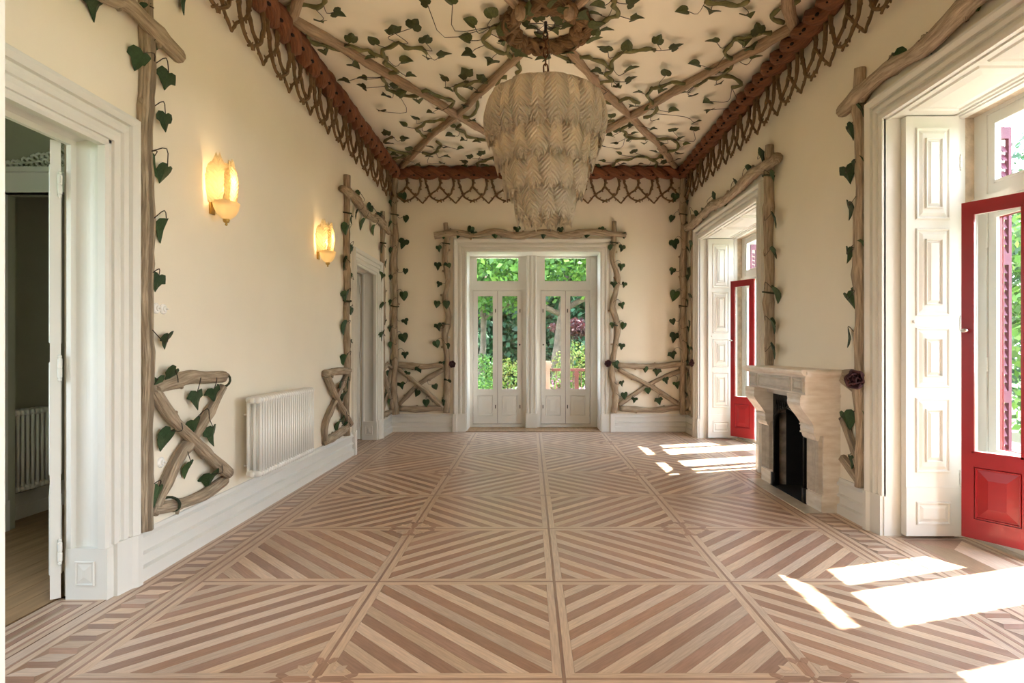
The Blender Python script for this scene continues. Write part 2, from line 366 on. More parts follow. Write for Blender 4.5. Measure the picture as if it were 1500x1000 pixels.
# ------------------------------------------------------------------ mouldings
BASEP = [(0, .285), (.010, .283), (.014, .262), (.030, .245), (.030, .226), (.012, .222), (.012, .162), (.030, .150), (.030, .138), (.014, .134), (.014, .084), (.034, .072), (.036, 0), (0, 0)]
def skirting(name, runs):     # runs: list of (fn(u,t,z), u0, u1)
    mb = MB()
    for fn, u0, u1 in runs:
        mb.prism(BASEP, lambda t, z, d, fn=fn: fn(d, t, z), u0, u1)
    return part(name, mb, 'white_paint', kind='structure')
fL = lambda u, t, z: (XL + t, u, z)
fR = lambda u, t, z: (XR - t, u, z)
fB = lambda u, t, z: (u, YB - t, z)
AW = .165
skirting('baseboard_left', [(fL, YN, DOORS_L[0][0] - AW), (fL, DOORS_L[0][1] + AW, DOORS_L[1][0] - AW), (fL, DOORS_L[1][1] + AW, YB)])
skirting('baseboard_right', [(fR, YN, WINS_R[0][0] - AW), (fR, WINS_R[0][1] + AW, 4.80), (fR, 6.02, WINS_R[1][0] - AW), (fR, WINS_R[1][1] + AW, YB)])
skirting('baseboard_back', [(fB, XL, BD[0] - .2), (fB, BD[1] + .2, XR)])
CASP = [(-.012, -.012), (-.012, .016), (.012, .024), (.016, .008), (.048, .008), (.052, .024), (.075, .032), (.078, .014), (.105, .014), (.109, .034), (.135, .05), (.150, .052), (.153, .034), (.165, .030), (.165, -.001)]
def casing(mb, fn, u0, u1, z0, z1, W, prof=CASP):
    s = W / .165; P = [(a * s, t) for a, t in prof]; n = len(P); vs = []
    for a, t in P: vs += [fn(u0 - a, t, z0), fn(u0 - a, t, z1 + a), fn(u1 + a, t, z1 + a), fn(u1 + a, t, z0)]
    fs = []
    for i in range(n):
        j = (i + 1) % n
        for k in range(3): fs.append((i * 4 + k, j * 4 + k, j * 4 + k + 1, i * 4 + k + 1))
    fs += [tuple(i * 4 for i in range(n)), tuple(i * 4 + 3 for i in range(n))[::-1]]
    mb.add(vs, fs)
def raised_panel(mb, fn, u0, u1, z0, z1, d=.012, inset=.03, rim=.012):
    # fn(u, proud, z); a moulded rim with a pyramid-cut field
    for (p, q, a) in ((u0, u1, 0), (u0 + rim, u1 - rim, 1)):
        pass
    ring = [(u0, z0), (u1, z0), (u1, z1), (u0, z1)]
    def rect(i, t): return [fn(u0 + i, t, z0 + i), fn(u1 - i, t, z0 + i), fn(u1 - i, t, z1 - i), fn(u0 + i, t, z1 - i)]
    lv = [rect(0, 0), rect(rim * .4, d), rect(rim, d), rect(rim * 1.5, 0.001), rect(rim * 2, .001), rect(rim * 2 + inset, d * .95)]
    vs = [p for l in lv for p in l]; fs = []
    for i in range(len(lv) - 1):
        for k in range(4): fs.append((i * 4 + k, i * 4 + (k + 1) % 4, (i + 1) * 4 + (k + 1) % 4, (i + 1) * 4 + k))
    fs.append(tuple(range(len(lv) * 4 - 4, len(lv) * 4))); mb.add(vs, fs)

# ------------------------------------------------------------------ the two doors of the left wall
def hinge(parent, x, y, z, m='white_paint', h=.10, r=.011):
    mb = MB(); mb.lathe([(.003, -h * .72), (r * .9, -h * .62), (r * .6, -h * .52), (r, -h * .48), (r, -.004), (r * .75, 0), (r, .004), (r, h * .48), (r * .6, h * .52), (r * .9, h * .62), (.003, h * .72)], (x, y, z), 8)
    part('hinge', mb, m, parent, smooth=False)
for n, (y0, y1) in enumerate(DOORS_L):
    d = thing('door_%d' % (n + 1), (XL, (y0 + y1) / 2, 0), kind='structure')
    mb = MB(); casing(mb, fL, y0, y1, .28, DZ, AW); part('casing', mb, 'white_paint', d)
    for s in (0, 1):
        u0, u1 = (y1 - .004, y1 + AW + .008) if s else (y0 - AW - .008, y0 + .004)
        mb = MB(); sg = 1 if s else -1; e = y1 if s else y0
        mb.prism([(.0, -.01), (.0, .024), (.05, .03), (.10, .036), (.12, .056), (.16, .058), (.172, .046), (.172, -.001)], lambda a, t, z, e=e, sg=sg: (XL + t, e + sg * a, z), 0, .285)
        part('plinth', mb, 'white_paint', d)
    # hollow-moulded jamb lining (concave flute), far and near side, and soffit
    fl = [(-.215, 0), (-.215, .045), (-.19, .045), (-.18, .022)] + [(-.18 + .125 * k / 8, .022 - .016 * math.sin(PI * k / 8) + .004 * k / 8) for k in range(1, 9)] + [(-.05, .045), (-.01, .045), (0, .03), (0, 0)]
    for s in (0, 1):
        e, sg = (y1, -1) if s else (y0, 1)
        part('jamb', MB().prism(fl, lambda t, q, z, e=e, sg=sg: (XL + t, e + sg * q, z), .27, DZ), 'white_paint', d, smooth=False)
        mb = MB(); mb.box(XL - .215, XL + .004, min(e, e + sg * .05), max(e, e + sg * .05), 0, .27)
        raised_panel(mb, lambda u, t, z, e=e, sg=sg: (u, e + sg * (.0505 + t), z), XL - .165, XL - .06, .075, .205, .008, .03, .008)
        part('jamb_plinth', mb, 'white_paint', d)
    part('soffit', MB().prism(fl, lambda t, q, u: (XL + t, u, DZ - q), y0, y1), 'white_paint', d)
    part('threshold', MB().box(XLO, XL - .0, y0 + .03, y1 - .03, -.012, .002), 'floor_base', d)
    # far leaf, folded well back into the passage
    hx, hy = XL - .235, y1 - .055
    dv = Vector((hx, hy, 0)).normalized(); 
    if n == 1: dv = Vector((-.36, .93, 0)).normalized()
    nv = Vector((-dv.y, dv.x, 0)); LW = .50
    def fl_(u, t, z, hx=hx, hy=hy, dv=dv, nv=nv): return Vector((hx, hy, z)) + dv * u + nv * t
    mb = MB(); q = [fl_(0, 0, .015), fl_(LW, 0, .015), fl_(LW, .045, .015), fl_(0, .045, .015)]
    mb.frustum(q, [v + Vector((0, 0, DZ - .045)) for v in q])
    for z0, z1 in ((.12, .55), (.65, 1.25), (1.35, 2.3)):
        raised_panel(mb, lambda u, t, z: fl_(u, .0455 + t, z), .07, LW - .07, z0, z1, .005)
        raised_panel(mb, lambda u, t, z: fl_(u, -.0005 - t, z), .07, LW - .07, z0, z1, .005)
    lf = part('leaf', mb, 'white_paint', d)
    for z in (.26, 1.22, 2.18): hinge(lf, hx + .004, hy - .012, z)
    # near leaf, shut
    mb = MB(); mb.box(XLO + .005, XLO + .045, y0 + .035, y0 + .535, .015, DZ - .035)
    for z0, z1 in ((.12, .55), (.65, 1.25), (1.35, 2.3)): raised_panel(mb, lambda u, t, z: (XLO + .0455 + t, u, z), y0 + .10, y0 + .47, z0, z1)
    if n == 1: part('leaf', mb, 'white_paint', d)

# inlaid threshold panels belong to the parquet, see floor section

# ------------------------------------------------------------------ glazed joinery: a unit of two folding leaves and a fanlight
UW, LZ0, LZ1, TZ0, TZ1 = .83, .055, 2.285, 2.285, 2.93
def leaf_mesh(outer, w=.405, z0=LZ0, z1=LZ1):
    # local: x 0..w, y 0 (room side) .. .04 (outside), two faces with their own paint
    mb = MB(); st = .072
    def bar(x0, x1, za, zb):
        for (ya, yb, mi) in ((0, .018, 0), (.018, .04, 1)):
            mb.mi = mi; mb.box(x0, x1, ya, yb, za, zb)
    bar(0, st, z0, z1); bar(w - st, w, z0, z1); bar(st, w - st, z1 - .085, z1); bar(st, w - st, z0, z0 + .13); bar(st, w - st, .53, .63)
    # glazing bead
    for mi, ya, yb in ((0, -.006, .0), (1, .04, .046)):
        mb.mi = mi
        for x0, x1, za, zb in ((st - .01, st + .004, .62, z1 - .08), (w - st - .004, w - st + .01, .62, z1 - .08), (st - .01, w - st + .01, z1 - .089, z1 - .075), (st - .01, w - st + .01, .616, .632)): mb.box(x0, x1, ya, yb, za, zb)
    return mb.mesh('leaf', ['white_paint', outer]), st
def leaf_panel(w, st, outer, z0=LZ0):
    mb = MB(); mb.mi = 0; mb.box(st, w - st, .012, .02, z0 + .13, .53)
    raised_panel(mb, lambda u, t, z: (u, .0118 - t, z), st + .004, w - st - .004, z0 + .134, .526, .01, .06, .008)
    mb.mi = 1; mb.box(st, w - st, .02, .028, z0 + .13, .53)
    raised_panel(mb, lambda u, t, z: (u, .0282 + t, z), st + .004, w - st - .004, z0 + .134, .526, .012, .06, .008)
    return mb.mesh('panel', ['white_paint', outer])
def pane_mesh(x0, x1, za, zb, y=.02): return MB().box(x0, x1, y - .002, y + .002, za, zb).mesh('pane', ['pane_glass'])
def unit(root, T, outer, folded, knob_left):
    # T: matrix taking local (x along the opening, y outwards, z) to the world; hinge jamb at x = 0
    mb = MB()
    mb.box(-.13, 0, -.01, .06, 0, TZ1 + .03); mb.box(UW, UW + .03, -.01, .06, 0, TZ1 + .03); mb.box(0, UW, -.01, .06, TZ1 - .02, TZ1 + .03)
    mb.box(0, UW, -.02, .07, 0, LZ0 - .008); mb.box(0, UW, .042, .07, LZ0 - .02, LZ0 + .02); mb.box(0, UW, -.015, .06, LZ1 + .004, TZ0 + .085); mb.box(0, UW, .042, .06, LZ1 - .012, LZ1 + .01)
    mb.box(-.13, UW + .03, -.03, -.01, TZ0 + .03, TZ0 + .07)
    mb.box(0, .012, .042, .06, LZ0, LZ1); mb.box(UW - .02, UW, .042, .06, LZ0, LZ1)
    fr = part('frame', mb, 'white_paint', root, mtx=T)
    zb, zt = TZ0 + .085, TZ1 - .02
    mb = MB()
    for x0, x1, a, b in ((0, .06, zb, zt), (UW - .06, UW, zb, zt), (.06, UW - .06, zb, zb + .07), (.06, UW - .06, zt - .07, zt)): mb.box(x0, x1, .0, .04, a, b)
    for x0, x1, a, b in ((.052, .068, zb + .06, zt - .06), (UW - .068, UW - .052, zb + .06, zt - .06), (.06, UW - .06, zb + .062, zb + .078), (.06, UW - .06, zt - .078, zt - .062)): mb.box(x0, x1, -.007, .0, a, b)
    fan = part('fanlight', mb, 'white_paint', root, mtx=T)
    put('pane', pane_mesh(.06, UW - .06, zb + .07, zt - .07), fan, T)
    lm, st = leaf_mesh(outer); w = .405; pm = leaf_panel(w, st, outer); gm = pane_mesh(st, w - st, .63, LZ1 - .085)
    A = T @ Matrix.Translation((.006, 0, 0))
    if folded:   # second leaf hinged on the first one and folded back over it, its outer face turned to the room
        B = T @ Matrix.Translation((.006 + w + .004, -.004, 0)) @ Matrix.Rotation(PI + math.radians(31), 4, 'Z') @ Matrix.Translation((0, 0, 0))
    else:
        B = T @ Matrix.Translation((.006 + w + .006, 0, 0))
    if not folded:
        part('cover_strip', MB().box(w - .012, w + .024, .04, .052, LZ0, LZ1), outer, root, mtx=T)
    for i, M in enumerate((A, B)):
        l = put('leaf', lm, root, M)
        put('panel', pm, l, M); put('pane', gm, l, M)
        xs = (w - .03,) if i == 1 or not folded else ()
        for xx in xs:
            for z in ((.34, 1.95) if not folded else ()):
                mb = MB(); mb.box(xx - .007, xx + .007, -.014, 0, z - .03, z + .03); part('bolt', mb, 'dark_metal', l, mtx=M)
        if i == 1:
            mb = MB()
            if folded: mb.lathe([(.006, 0), (.006, .03), (.018, .034), (.022, .045), (.016, .056), (.002, .06)], (w - .036, .04, 1.43), 12, lambda p: Vector((p.x, p.z, p.y * .6)))
            else: mb.lathe([(.012, 0), (.012, .006), (.005, .01), (.005, .03), (.014, .036), (.012, .05), (.002, .054)], (w - .036, 0, 1.38), 10, lambda p: Vector((p.x, -p.z, p.y)))
            part('knob', mb, 'steel' if folded else 'dark_metal', l, mtx=M, smooth=True)
    for z in (.3, 1.2, 2.05):
        mb = MB(); mb.lathe([(.002, -.05), (.008, -.045), (.008, .045), (.002, .05)], (.003, -.008, z), 8); part('hinge', mb, 'white_paint', root, mtx=T)

# garden door in the back wall: two units with a fluted pilaster between
bdoor = thing('door_4', ((BD[0] + BD[1]) / 2, YB, 0), kind='structure')
mb = MB(); casing(mb, fB, BD[0], BD[1], .28, BZ, .2); part('casing', mb, 'white_paint', bdoor)
for s in (0, 1):
    e, sg = (BD[1], 1) if s else (BD[0], -1)
    part('plinth', MB().prism([(-.004, -.01), (-.004, .03), (.06, .034), (.13, .04), (.14, .062), (.205, .06), (.212, .04), (.212, -.001)], lambda a, t, z, e=e, sg=sg: (e + sg * a, YB - t, z), 0, .285), 'white_paint', bdoor)
part('lining', MB().box(BD[0] - .0, BD[0] + .018, YB - .004, YO, 0, BZ).box(BD[1] - .018, BD[1], YB - .004, YO, 0, BZ).box(BD[0], BD[1], YB - .004, YO, BZ - .016, BZ), 'white_paint', bdoor)
MC = .018   # pilaster centre
pil = MB(); pil.box(MC - .125, MC + .125, YF - .03, YF + .10, 0, BZ - .016)
fl = [(-.085, 0), (-.085, .06), (-.07, .075), (-.055, .075), (-.05, .062), (-.022, .062), (-.016, .078), (.016, .078), (.022, .062), (.05, .062), (.055, .075), (.07, .075), (.085, .06), (.085, 0)]
pil.prism(fl, lambda u, t, z: (MC + u, YF - .03 - t, z), .25, BZ - .016); pil.box(MC - .095, MC + .095, YF - .118, YF - .03, 0, .25)
part('pilaster', pil, 'white_paint', bdoor)
Tl = Matrix.Translation((MC - .125 - .03 - UW, YF, .012)); unit(bdoor, Tl, 'burgundy', False, False)
Tr = Matrix.Translation((MC + .125 + .03 + UW, YF, .012)) @ Matrix.Diagonal((-1, 1, 1, 1)); unit(bdoor, Tr, 'burgundy', False, True)
part('threshold', MB().box(BD[0], BD[1], YB - .02, YO + .05, -.02, .01), 'plain_floor', bdoor)

# two tall windows in the right wall
for n, (y0, y1) in enumerate(WINS_R):
    wn = thing('window_%d' % (n + 1), (XR, (y0 + y1) / 2, 0), kind='structure')
    mb = MB(); casing(mb, fR, y0, y1, .28, WZ, AW); part('casing', mb, 'white_paint', wn)
    for s in (0, 1):
        e, sg = (y1, 1) if s else (y0, -1)
        part('plinth', MB().prism([(-.004, -.01), (-.004, .024), (.05, .03), (.10, .036), (.12, .056), (.16, .058), (.172, .046), (.172, -.001)], lambda a, t, z, e=e, sg=sg: (XR - t, e + sg * a, z), 0, .285), 'white_paint', wn)
    # reveal linings: white board towards the room, bare limestone towards the joinery
    mb = MB(); mb.box(XR, 2.62, y1 - .012, y1, 0, WZ); mb.box(XR, 3.06, y1 - .004, y1, 0, WZ); mb.box(2.985, 3.06, y1 - .03, y1, 0, WZ); mb.box(XR, 3.06, y0, y0 + .012, 0, WZ)
    mb.box(3.01, 3.025, y1 - .04, y1 - .03, 0, WZ)
    part('lining', mb, 'white_paint', wn)
    mb = MB(); mb.box(3.06, XO + .002, y1 - .022, y1, 0, WZ); mb.box(3.06, XO + .002, y0, y0 + .022, 0, WZ); mb.box(3.06, XO + .002, y0, y1, WZ - .012, WZ)
    part('stone_reveal', mb, 'limestone', wn)
    mb = MB(); mb.box(XR, 3.06, y0, y1, WZ - .01, WZ)
    for x0, x1 in ((2.52, 2.545), (3.0, 3.05), (2.96, 2.975)): mb.box(x0, x1, y0, y1, WZ - .022, WZ - .008)
    for q in range(3):
        a = y0 + .1 + q * (y1 - y0 - .2) / 3; raised_panel(mb, lambda u, t, y: (u, y, WZ - .0105 - t), 2.58, 2.93, a, a + (y1 - y0 - .2) / 3 - .06, .012, .05, .016)
    part('soffit', mb, 'white_paint', wn)
    cy = (y0 + y1) / 2
    part('mullion', MB().box(XF - .04, XF + .1, cy - .15, cy + .15, 0, WZ - .012), 'white_paint', wn)
    Rm = Matrix.Rotation(-PI / 2, 4, 'Z')
    yh = cy + .15 + .03 + UW                 # hinge jamb on the far side
    unit(wn, Matrix.Translation((XF, yh, .012)) @ Rm, 'red_paint', True, True)
    yh2 = cy - .15 - .03 - UW
    unit(wn, Matrix.Translation((XF, yh2, .012)) @ Rm @ Matrix.Diagonal((-1, 1, 1, 1)), 'red_paint', True, True)
    mb = MB(); mb.box(XF - .06, XO + .06, y0 + .02, y1 - .02, -.02, .012); part('sill', mb, 'grey_shaded_marble', wn)
    # louvred outside shutter stowed in the outer reveal
    lx0, lx1, ly = XF + .085, XF + .175, y1 - .12
    mb = MB(); mb.box(lx0, lx0 + .02, ly, ly + .035, .06, 2.85); mb.box(lx1 - .02, lx1, ly, ly + .035, .06, 2.85)
    for z in (.06, .95, 1.9, 2.77): mb.box(lx0 + .02, lx1 - .02, ly, ly + .035, z, z + .08)
    sh = part('outside_shutter', mb, 'burgundy', wn)
    sl = MB(); sl.frustum([(lx0 + .03, ly, 0), (lx1 - .03, ly, 0), (lx1 - .03, ly + .006, 0), (lx0 + .03, ly + .006, 0)], [(lx0 + .03, ly + .026, .05), (lx1 - .03, ly + .026, .05), (lx1 - .03, ly + .033, .05), (lx0 + .03, ly + .033, .05)])
    sm = sl.mesh('slat', ['burgundy'])
    for z0, z1 in ((.14, .95), (1.03, 1.9), (1.98, 2.77)):
        k = 0
        while z0 + k * .058 + .05 < z1: put('slat', sm, sh, Matrix.Translation((0, 0, z0 + k * .058))); k += 1
    # folded inside shutter in the far reveal
    s = thing('window_shutter', (2.80, y1 - .06, 0), 'white panelled folding shutter in the reveal of the ' + ('near window with the large red door' if n == 0 else 'far window beyond the fireplace'), 'shutter')
    x0, x1, ys = 2.615, 2.985, y1 - .075
    mb = MB(); mb.box(x0, x1, ys, ys + .055, .02, WZ - .02); mb.box(x0 - .002, x1 + .002, ys - .008, ys + .03, .02, .36)
    part('board', mb, 'white_paint', s)
    for z0, z1, yy in ((.10, .26, ys - .0085), (.46, .98, ys - .0005), (1.05, 1.47, ys - .0005), (1.55, 2.16, ys - .0005), (2.22, 2.86, ys - .0005)):
        mb = MB(); fn = lambda u, t, z, yy=yy: (u, yy - t, z)
        raised_panel(mb, fn, x0 + .065, x1 - .065, z0, z1, .012, .02, .012)
        if z1 - z0 > .3: raised_panel(mb, lambda u, t, z: fn(u, t + .0085, z), x0 + .125, x1 - .125, z0 + .075, z1 - .075, .018, .018, .008)
        part('panel', mb, 'white_paint', s)
    for z in (.42, 1.5, 2.62): hinge(s, x1 + .013, ys + .002, z, h=.08, r=.009)
    mb = MB(); mb.lathe([(.006, 0), (.006, .008), (.012, .012), (.010, .02), (.002, .023)], (x0 + .05, ys, 1.51), 10, lambda p: Vector((p.x, -p.z, p.y))); part('knob', mb, 'porcelain', s, smooth=True)
# ------------------------------------------------------------------ parquet
rng = random.Random(11)
floor = part('floor', MB().box(XLO, XO - .2, YN - .001, YO - .1, -.12, -.011), 'floor_base', kind='structure')
LIGHT, DARK, PALE = (.66, .49, .36), (.41, .24, .163), (.66, .485, .35)
def tone(c, v=.14):
    k = 1 + rng.uniform(-v, v); h = rng.uniform(-.05, .05); return (c[0] * k * (1 + h * .5), c[1] * k, c[2] * k * (1 - h))
def piece(mb, poly, ang, col, z=0.0, d=.011, v=.14):
    # poly: counter-clockwise floor polygon; ang: direction of the grain
    n = len(poly); c, s = math.cos(ang), math.sin(ang); ou, ov = rng.uniform(0, 50), rng.uniform(0, 50)
    uv = [(x * c + y * s + ou, -x * s + y * c + ov) for x, y in poly]
    vs = [(x, y, z) for x, y in poly] + [(x, y, z - d) for x, y in poly]
    mb.add(vs, [tuple(range(n))] + [(i, n + i, n + (i + 1) % n, (i + 1) % n) for i in range(n)], uv + uv, tone(col, v))
def ccw(p):
    a = sum(p[i][0] * p[(i + 1) % len(p)][1] - p[(i + 1) % len(p)][0] * p[i][1] for i in range(len(p)))
    return p if a > 0 else p[::-1]
def clip(poly, f):           # keep f(p) >= 0
    out = []
    for i in range(len(poly)):
        a, b = poly[i], poly[(i + 1) % len(poly)]; fa, fb = f(a), f(b)
        if fa >= 0: out.append(a)
        if fa * fb < 0:
            t = fa / (fa - fb); out.append((a[0] + (b[0] - a[0]) * t, a[1] + (b[1] - a[1]) * t))
    return out
GX = [XC + i - 2 for i in range(5)]; GY = [1.383 + k * .9985 for k in range(9)]
BW = .046; NP = 20; done = 0; rest = MB(); rest_strip = MB()
for r in range(8):
    for c in range(4):
        x0, x1, y0, y1 = GX[c], GX[c + 1], GY[r], GY[r + 1]
        sq = [(x0 + BW, y0 + BW), (x1 - BW, y0 + BW), (x1 - BW, y1 - BW), (x0 + BW, y1 - BW)]
        back = (c + r) % 2 == 0      # "\" in plan seen with +Y up
        # pick the ring corner: grid points where i+j matches
        best = None
        for (i, j) in ((c, r), (c + 1, r), (c, r + 1), (c + 1, r + 1)):
            diag_ok = ((i - c) + (j - r)) % 2 == (0 if back else 1)
            if diag_ok and i % 2 == 0: best = (i, j)
        i, j = best; cx = GX[i] + (BW if i == c else -BW); cy = GY[j] + (BW if j == r else -BW)
        sx = 1 if i == c else -1; sy = 1 if j == r else -1
        S = x1 - x0 - 2 * BW; Sy = y1 - y0 - 2 * BW; D = (S + Sy) / math.sqrt(2); ww = D / NP
        ang = math.atan2(-sx * sy, 1)
        for k in range(NP):
            f = lambda p: ((p[0] - cx) * sx + (p[1] - cy) * sy) / math.sqrt(2)
            lo, hi = k * ww + .0006, (k + 1) * ww - .0006
            pl = clip(clip(sq, lambda p: f(p) - lo), lambda p: hi - f(p))
            if len(pl) < 3: continue
            col = DARK if k % 2 == 0 else LIGHT
            if r in (1, 2, 3) or (r == 4 and done < 300):
                mb = MB(); piece(mb, ccw(pl), ang, col); part('plank', mb, 'parquet', floor); done += 1
            else: piece(rest, ccw(pl), ang, col)
        # pale mitred frame around the cell
        o = .0075; O = [(x0 + o, y0 + o), (x1 - o, y0 + o), (x1 - o, y1 - o), (x0 + o, y1 - o)]; g = .001
        I = [(x0 + BW - g, y0 + BW - g), (x1 - BW + g, y0 + BW - g), (x1 - BW + g, y1 - BW + g), (x0 + BW - g, y1 - BW + g)]
        for k in range(4):
            q = [O[k], O[(k + 1) % 4], I[(k + 1) % 4], I[k]]
            tgt = MB() if 1 <= r <= 6 else rest_strip
            piece(tgt, ccw(q), 0 if k % 2 == 0 else PI / 2, PALE, v=.06)
            if tgt is not rest_strip: part('frame_strip', tgt, 'parquet', floor)
part('far_planks', rest, 'parquet', floor, kind='stuff'); part('edge_strips', rest_strip, 'parquet', floor, kind='stuff')
for x in GX:
    mb = MB(); piece(mb, [(x - .0068, GY[0]), (x + .0068, GY[0]), (x + .0068, GY[-1]), (x - .0068, GY[-1])], PI / 2, DARK, .0); part('inlay_line', mb, 'parquet', floor)
for y in GY:
    mb = MB(); piece(mb, [(GX[0], y - .0068), (GX[-1], y - .0068), (GX[-1], y + .0068), (GX[0], y + .0068)], 0, DARK, -.0003); part('inlay_line', mb, 'parquet', floor)
# star inlays where the rings end on the two side lines
for i in (1, 3):
    for j in range(1, 8, 2):
        x, y = GX[i], GY[j]
        for q in range(4):
            a = q * PI / 2; c, s = math.cos(a), math.sin(a)
            R = lambda u, v: (x + u * c - v * s, y + u * s + v * c)
            for pl, col in (([R(.012, 0), R(.03, .020), R(.11, .022), R(.135, 0), R(.11, -.022), R(.03, -.020)], DARK), ([R(.112, .024), R(.137, .002), R(.165, .022), R(.165, .044), R(.14, .044)], DARK), ([R(.112, -.024), R(.137, -.002), R(.165, -.022), R(.165, -.044), R(.14, -.044)], DARK)):
                mb = MB(); piece(mb, ccw(pl), a, col, .0007, .004); part('star_inlay', mb, 'parquet', floor)
            a2 = a + PI / 4; c2, s2 = math.cos(a2), math.sin(a2); Q = lambda u, v: (x + u * c2 - v * s2, y + u * s2 + v * c2)
            mb = MB(); piece(mb, ccw([Q(.115, -.022), Q(.145, 0), Q(.115, .022), Q(.085, 0)]), a2, LIGHT, .0007, .004); part('star_inlay', mb, 'parquet', floor)
# folded-ribbon borders
def border(xa, xb, flip):
    # xa: field edge, xb: wall edge
    d = 1 if xb > xa else -1; X = lambda t: xa + d * t
    W = abs(xb - xa)
    for t0, t1, col in ((.008, .045, PALE), (.047, .062, DARK), (.064, .098, PALE), (W - .105, W - .072, PALE), (W - .070, W - .060, DARK), (W - .058, W, LIGHT)):
        mb = MB(); piece(mb, ccw([(X(t0), YN), (X(t1), YN), (X(t1), YB), (X(t0), YB)]), PI / 2, col, v=.05); part('border_strip', mb, 'parquet', floor)
    t0, t1 = .10, W - .107; y = YN + .02; P = .1142; sk = .035
    while y + P < YB - .03:
        A = [(X(t0 + sk), y), (X(t1), y), (X(t1 - sk), y + P * .55), (X(t0), y + P * .55)]
        B = [(X(t0), y + P * .55 + .001), (X(t1 - sk), y + P * .55 + .001), (X(t1), y + P - .001), (X(t0 + sk), y + P - .001)]
        for pl, col in ((A, LIGHT), (B, DARK)):
            mb = MB(); piece(mb, ccw(pl), 0, col, v=.2); part('border_block', mb, 'parquet', floor)
        y += P
    mb = MB(); piece(mb, ccw([(X(.098), YN), (X(W - .105), YN), (X(W - .105), YB), (X(.098), YB)]), PI / 2, (.33, .20, .13), -.0012, .006); part('border_ground', mb, 'parquet', floor)
border(GX[0], XL, 0); border(GX[-1], XR, 1)
# back and near end strips
for ya, yb, col in ((GY[-1] + .008, GY[-1] + .04, PALE), (GY[-1] + .042, YB, DARK), (YN, GY[0] - .04, DARK), (GY[0] - .038, GY[0] - .008, PALE)):
    mb = MB(); piece(mb, [(GX[0], ya), (GX[-1], ya), (GX[-1], yb), (GX[0], yb)], 0, col); part('border_strip', mb, 'parquet', floor)
# inlaid panels in the door and window recesses
def recess(x0, x1, y0, y1, z=.0):
    b = .03
    for k, (ins, col) in enumerate(((0, PALE), (b, DARK), (b * 1.5, LIGHT), (b * 2.6, DARK))):
        nx = b * .5 if k == 1 else b
        o = [(x0 + ins, y0 + ins), (x1 - ins, y0 + ins), (x1 - ins, y1 - ins), (x0 + ins, y1 - ins)]; e = ins + nx - .001
        i_ = [(x0 + e, y0 + e), (x1 - e, y0 + e), (x1 - e, y1 - e), (x0 + e, y1 - e)]
        for q in range(4):
            mb = MB(); piece(mb, ccw([o[q], o[(q + 1) % 4], i_[(q + 1) % 4], i_[q]]), 0 if q % 2 == 0 else PI / 2, col, z, .008); part('recess_strip', mb, 'parquet', floor)
    e = b * 3.6; cx0, cx1, cy0, cy1 = x0 + e, x1 - e, y0 + e, y1 - e
    if cx1 > cx0:
        m = (cx0 + cx1) / 2; h = (cx1 - cx0) / 2
        for pl, col in (([(cx0, cy0), (cx1, cy0), (m, cy0 + h)], DARK), ([(cx1, cy0), (cx1, cy1), (m, cy1 - h), (m, cy0 + h)], LIGHT), ([(cx1, cy1), (cx0, cy1), (m, cy1 - h)], DARK), ([(cx0, cy1), (cx0, cy0), (m, cy0 + h), (m, cy1 - h)], (.40, .27, .165))):
            mb = MB(); piece(mb, ccw(pl), PI / 2, col, z, .008); part('recess_panel', mb, 'parquet', floor)
for y0, y1 in DOORS_L: recess(XLO + .005, XL - .002, y0 + .036, y1 - .036, .0028)
for y0, y1 in WINS_R: recess(XR + .002, XF - .062, y0 + .014, y1 - .014)
# ------------------------------------------------------------------ rope cornice with twig fringe
UNIT = .001236
def twig_mesh(name, paths, seed):
    r_ = random.Random(seed); mb = MB()
    for pts, ra, rb in paths:
        p = smooth_path([(x * UNIT, 0, -y * UNIT) for x, y in pts], .03); n = len(p); q = []; rr = []
        for i, a in enumerate(p):
            q.append(a + Vector((math.sin(i * 1.9 + seed) * .004, math.sin(i * 1.3 + seed) * .003, 0))); rr.append((ra + (rb - ra) * i / (n - 1)) * (1.2 if i % 4 == 1 else 1))
        rr = [a * 1.3 for a in rr]; mb.tube(q, rr, 6)
        for i in range(2, n - 1, 3):
            t = (q[i + 1] - q[i - 1]).normalized(); sd = Vector((-t.z, 0, t.x)) * r_.choice((-1, 1)) + t * .3
            mb.tube([q[i], q[i] + sd.normalized() * r_.uniform(.026, .042)], [rr[i] * .75, rr[i] * .5], 5)
    return mb.mesh(name, ['fringe'])
fork = twig_mesh('twig', [([(0, -20), (-4, 50), (0, 110)], .016, .013), ([(0, 100), (40, 150), (90, 185), (125, 215), (165, 255), (212, 320)], .012, .008), ([(0, 100), (-40, 150), (-90, 205), (-120, 240), (-160, 280), (-205, 320)], .012, .008)], 1)
arm = twig_mesh('twig', [([(186, -20), (172, 60), (148, 130), (130, 190), (100, 245), (50, 278), (0, 292), (-30, 310)], .015, .008)], 2)
arm2 = twig_mesh('twig', [([(-160, -20), (-178, 60), (-166, 130), (-145, 195), (-100, 238), (-45, 272), (5, 292), (34, 312)], .015, .008)], 3)
def rope_mesh(L, seed):
    mb = MB(); n = int(L / .035); pitch = .47; holes = MB()
    r_ = random.Random(seed)
    for s in range(2):
        pts = []; rr = []
        for i in range(n + 1):
            u = L * i / n; a = 2 * PI * u / pitch + s * PI
            pts.append((u, .040 * math.cos(a), .040 * math.sin(a))); rr.append(.070 * (1 + .07 * math.sin(u * 31 + s) + r_.uniform(-.05, .05)))
        mb.tube(pts, rr, 10, ridge=.06, rng=r_)
    u = .06; k = 0
    return mb
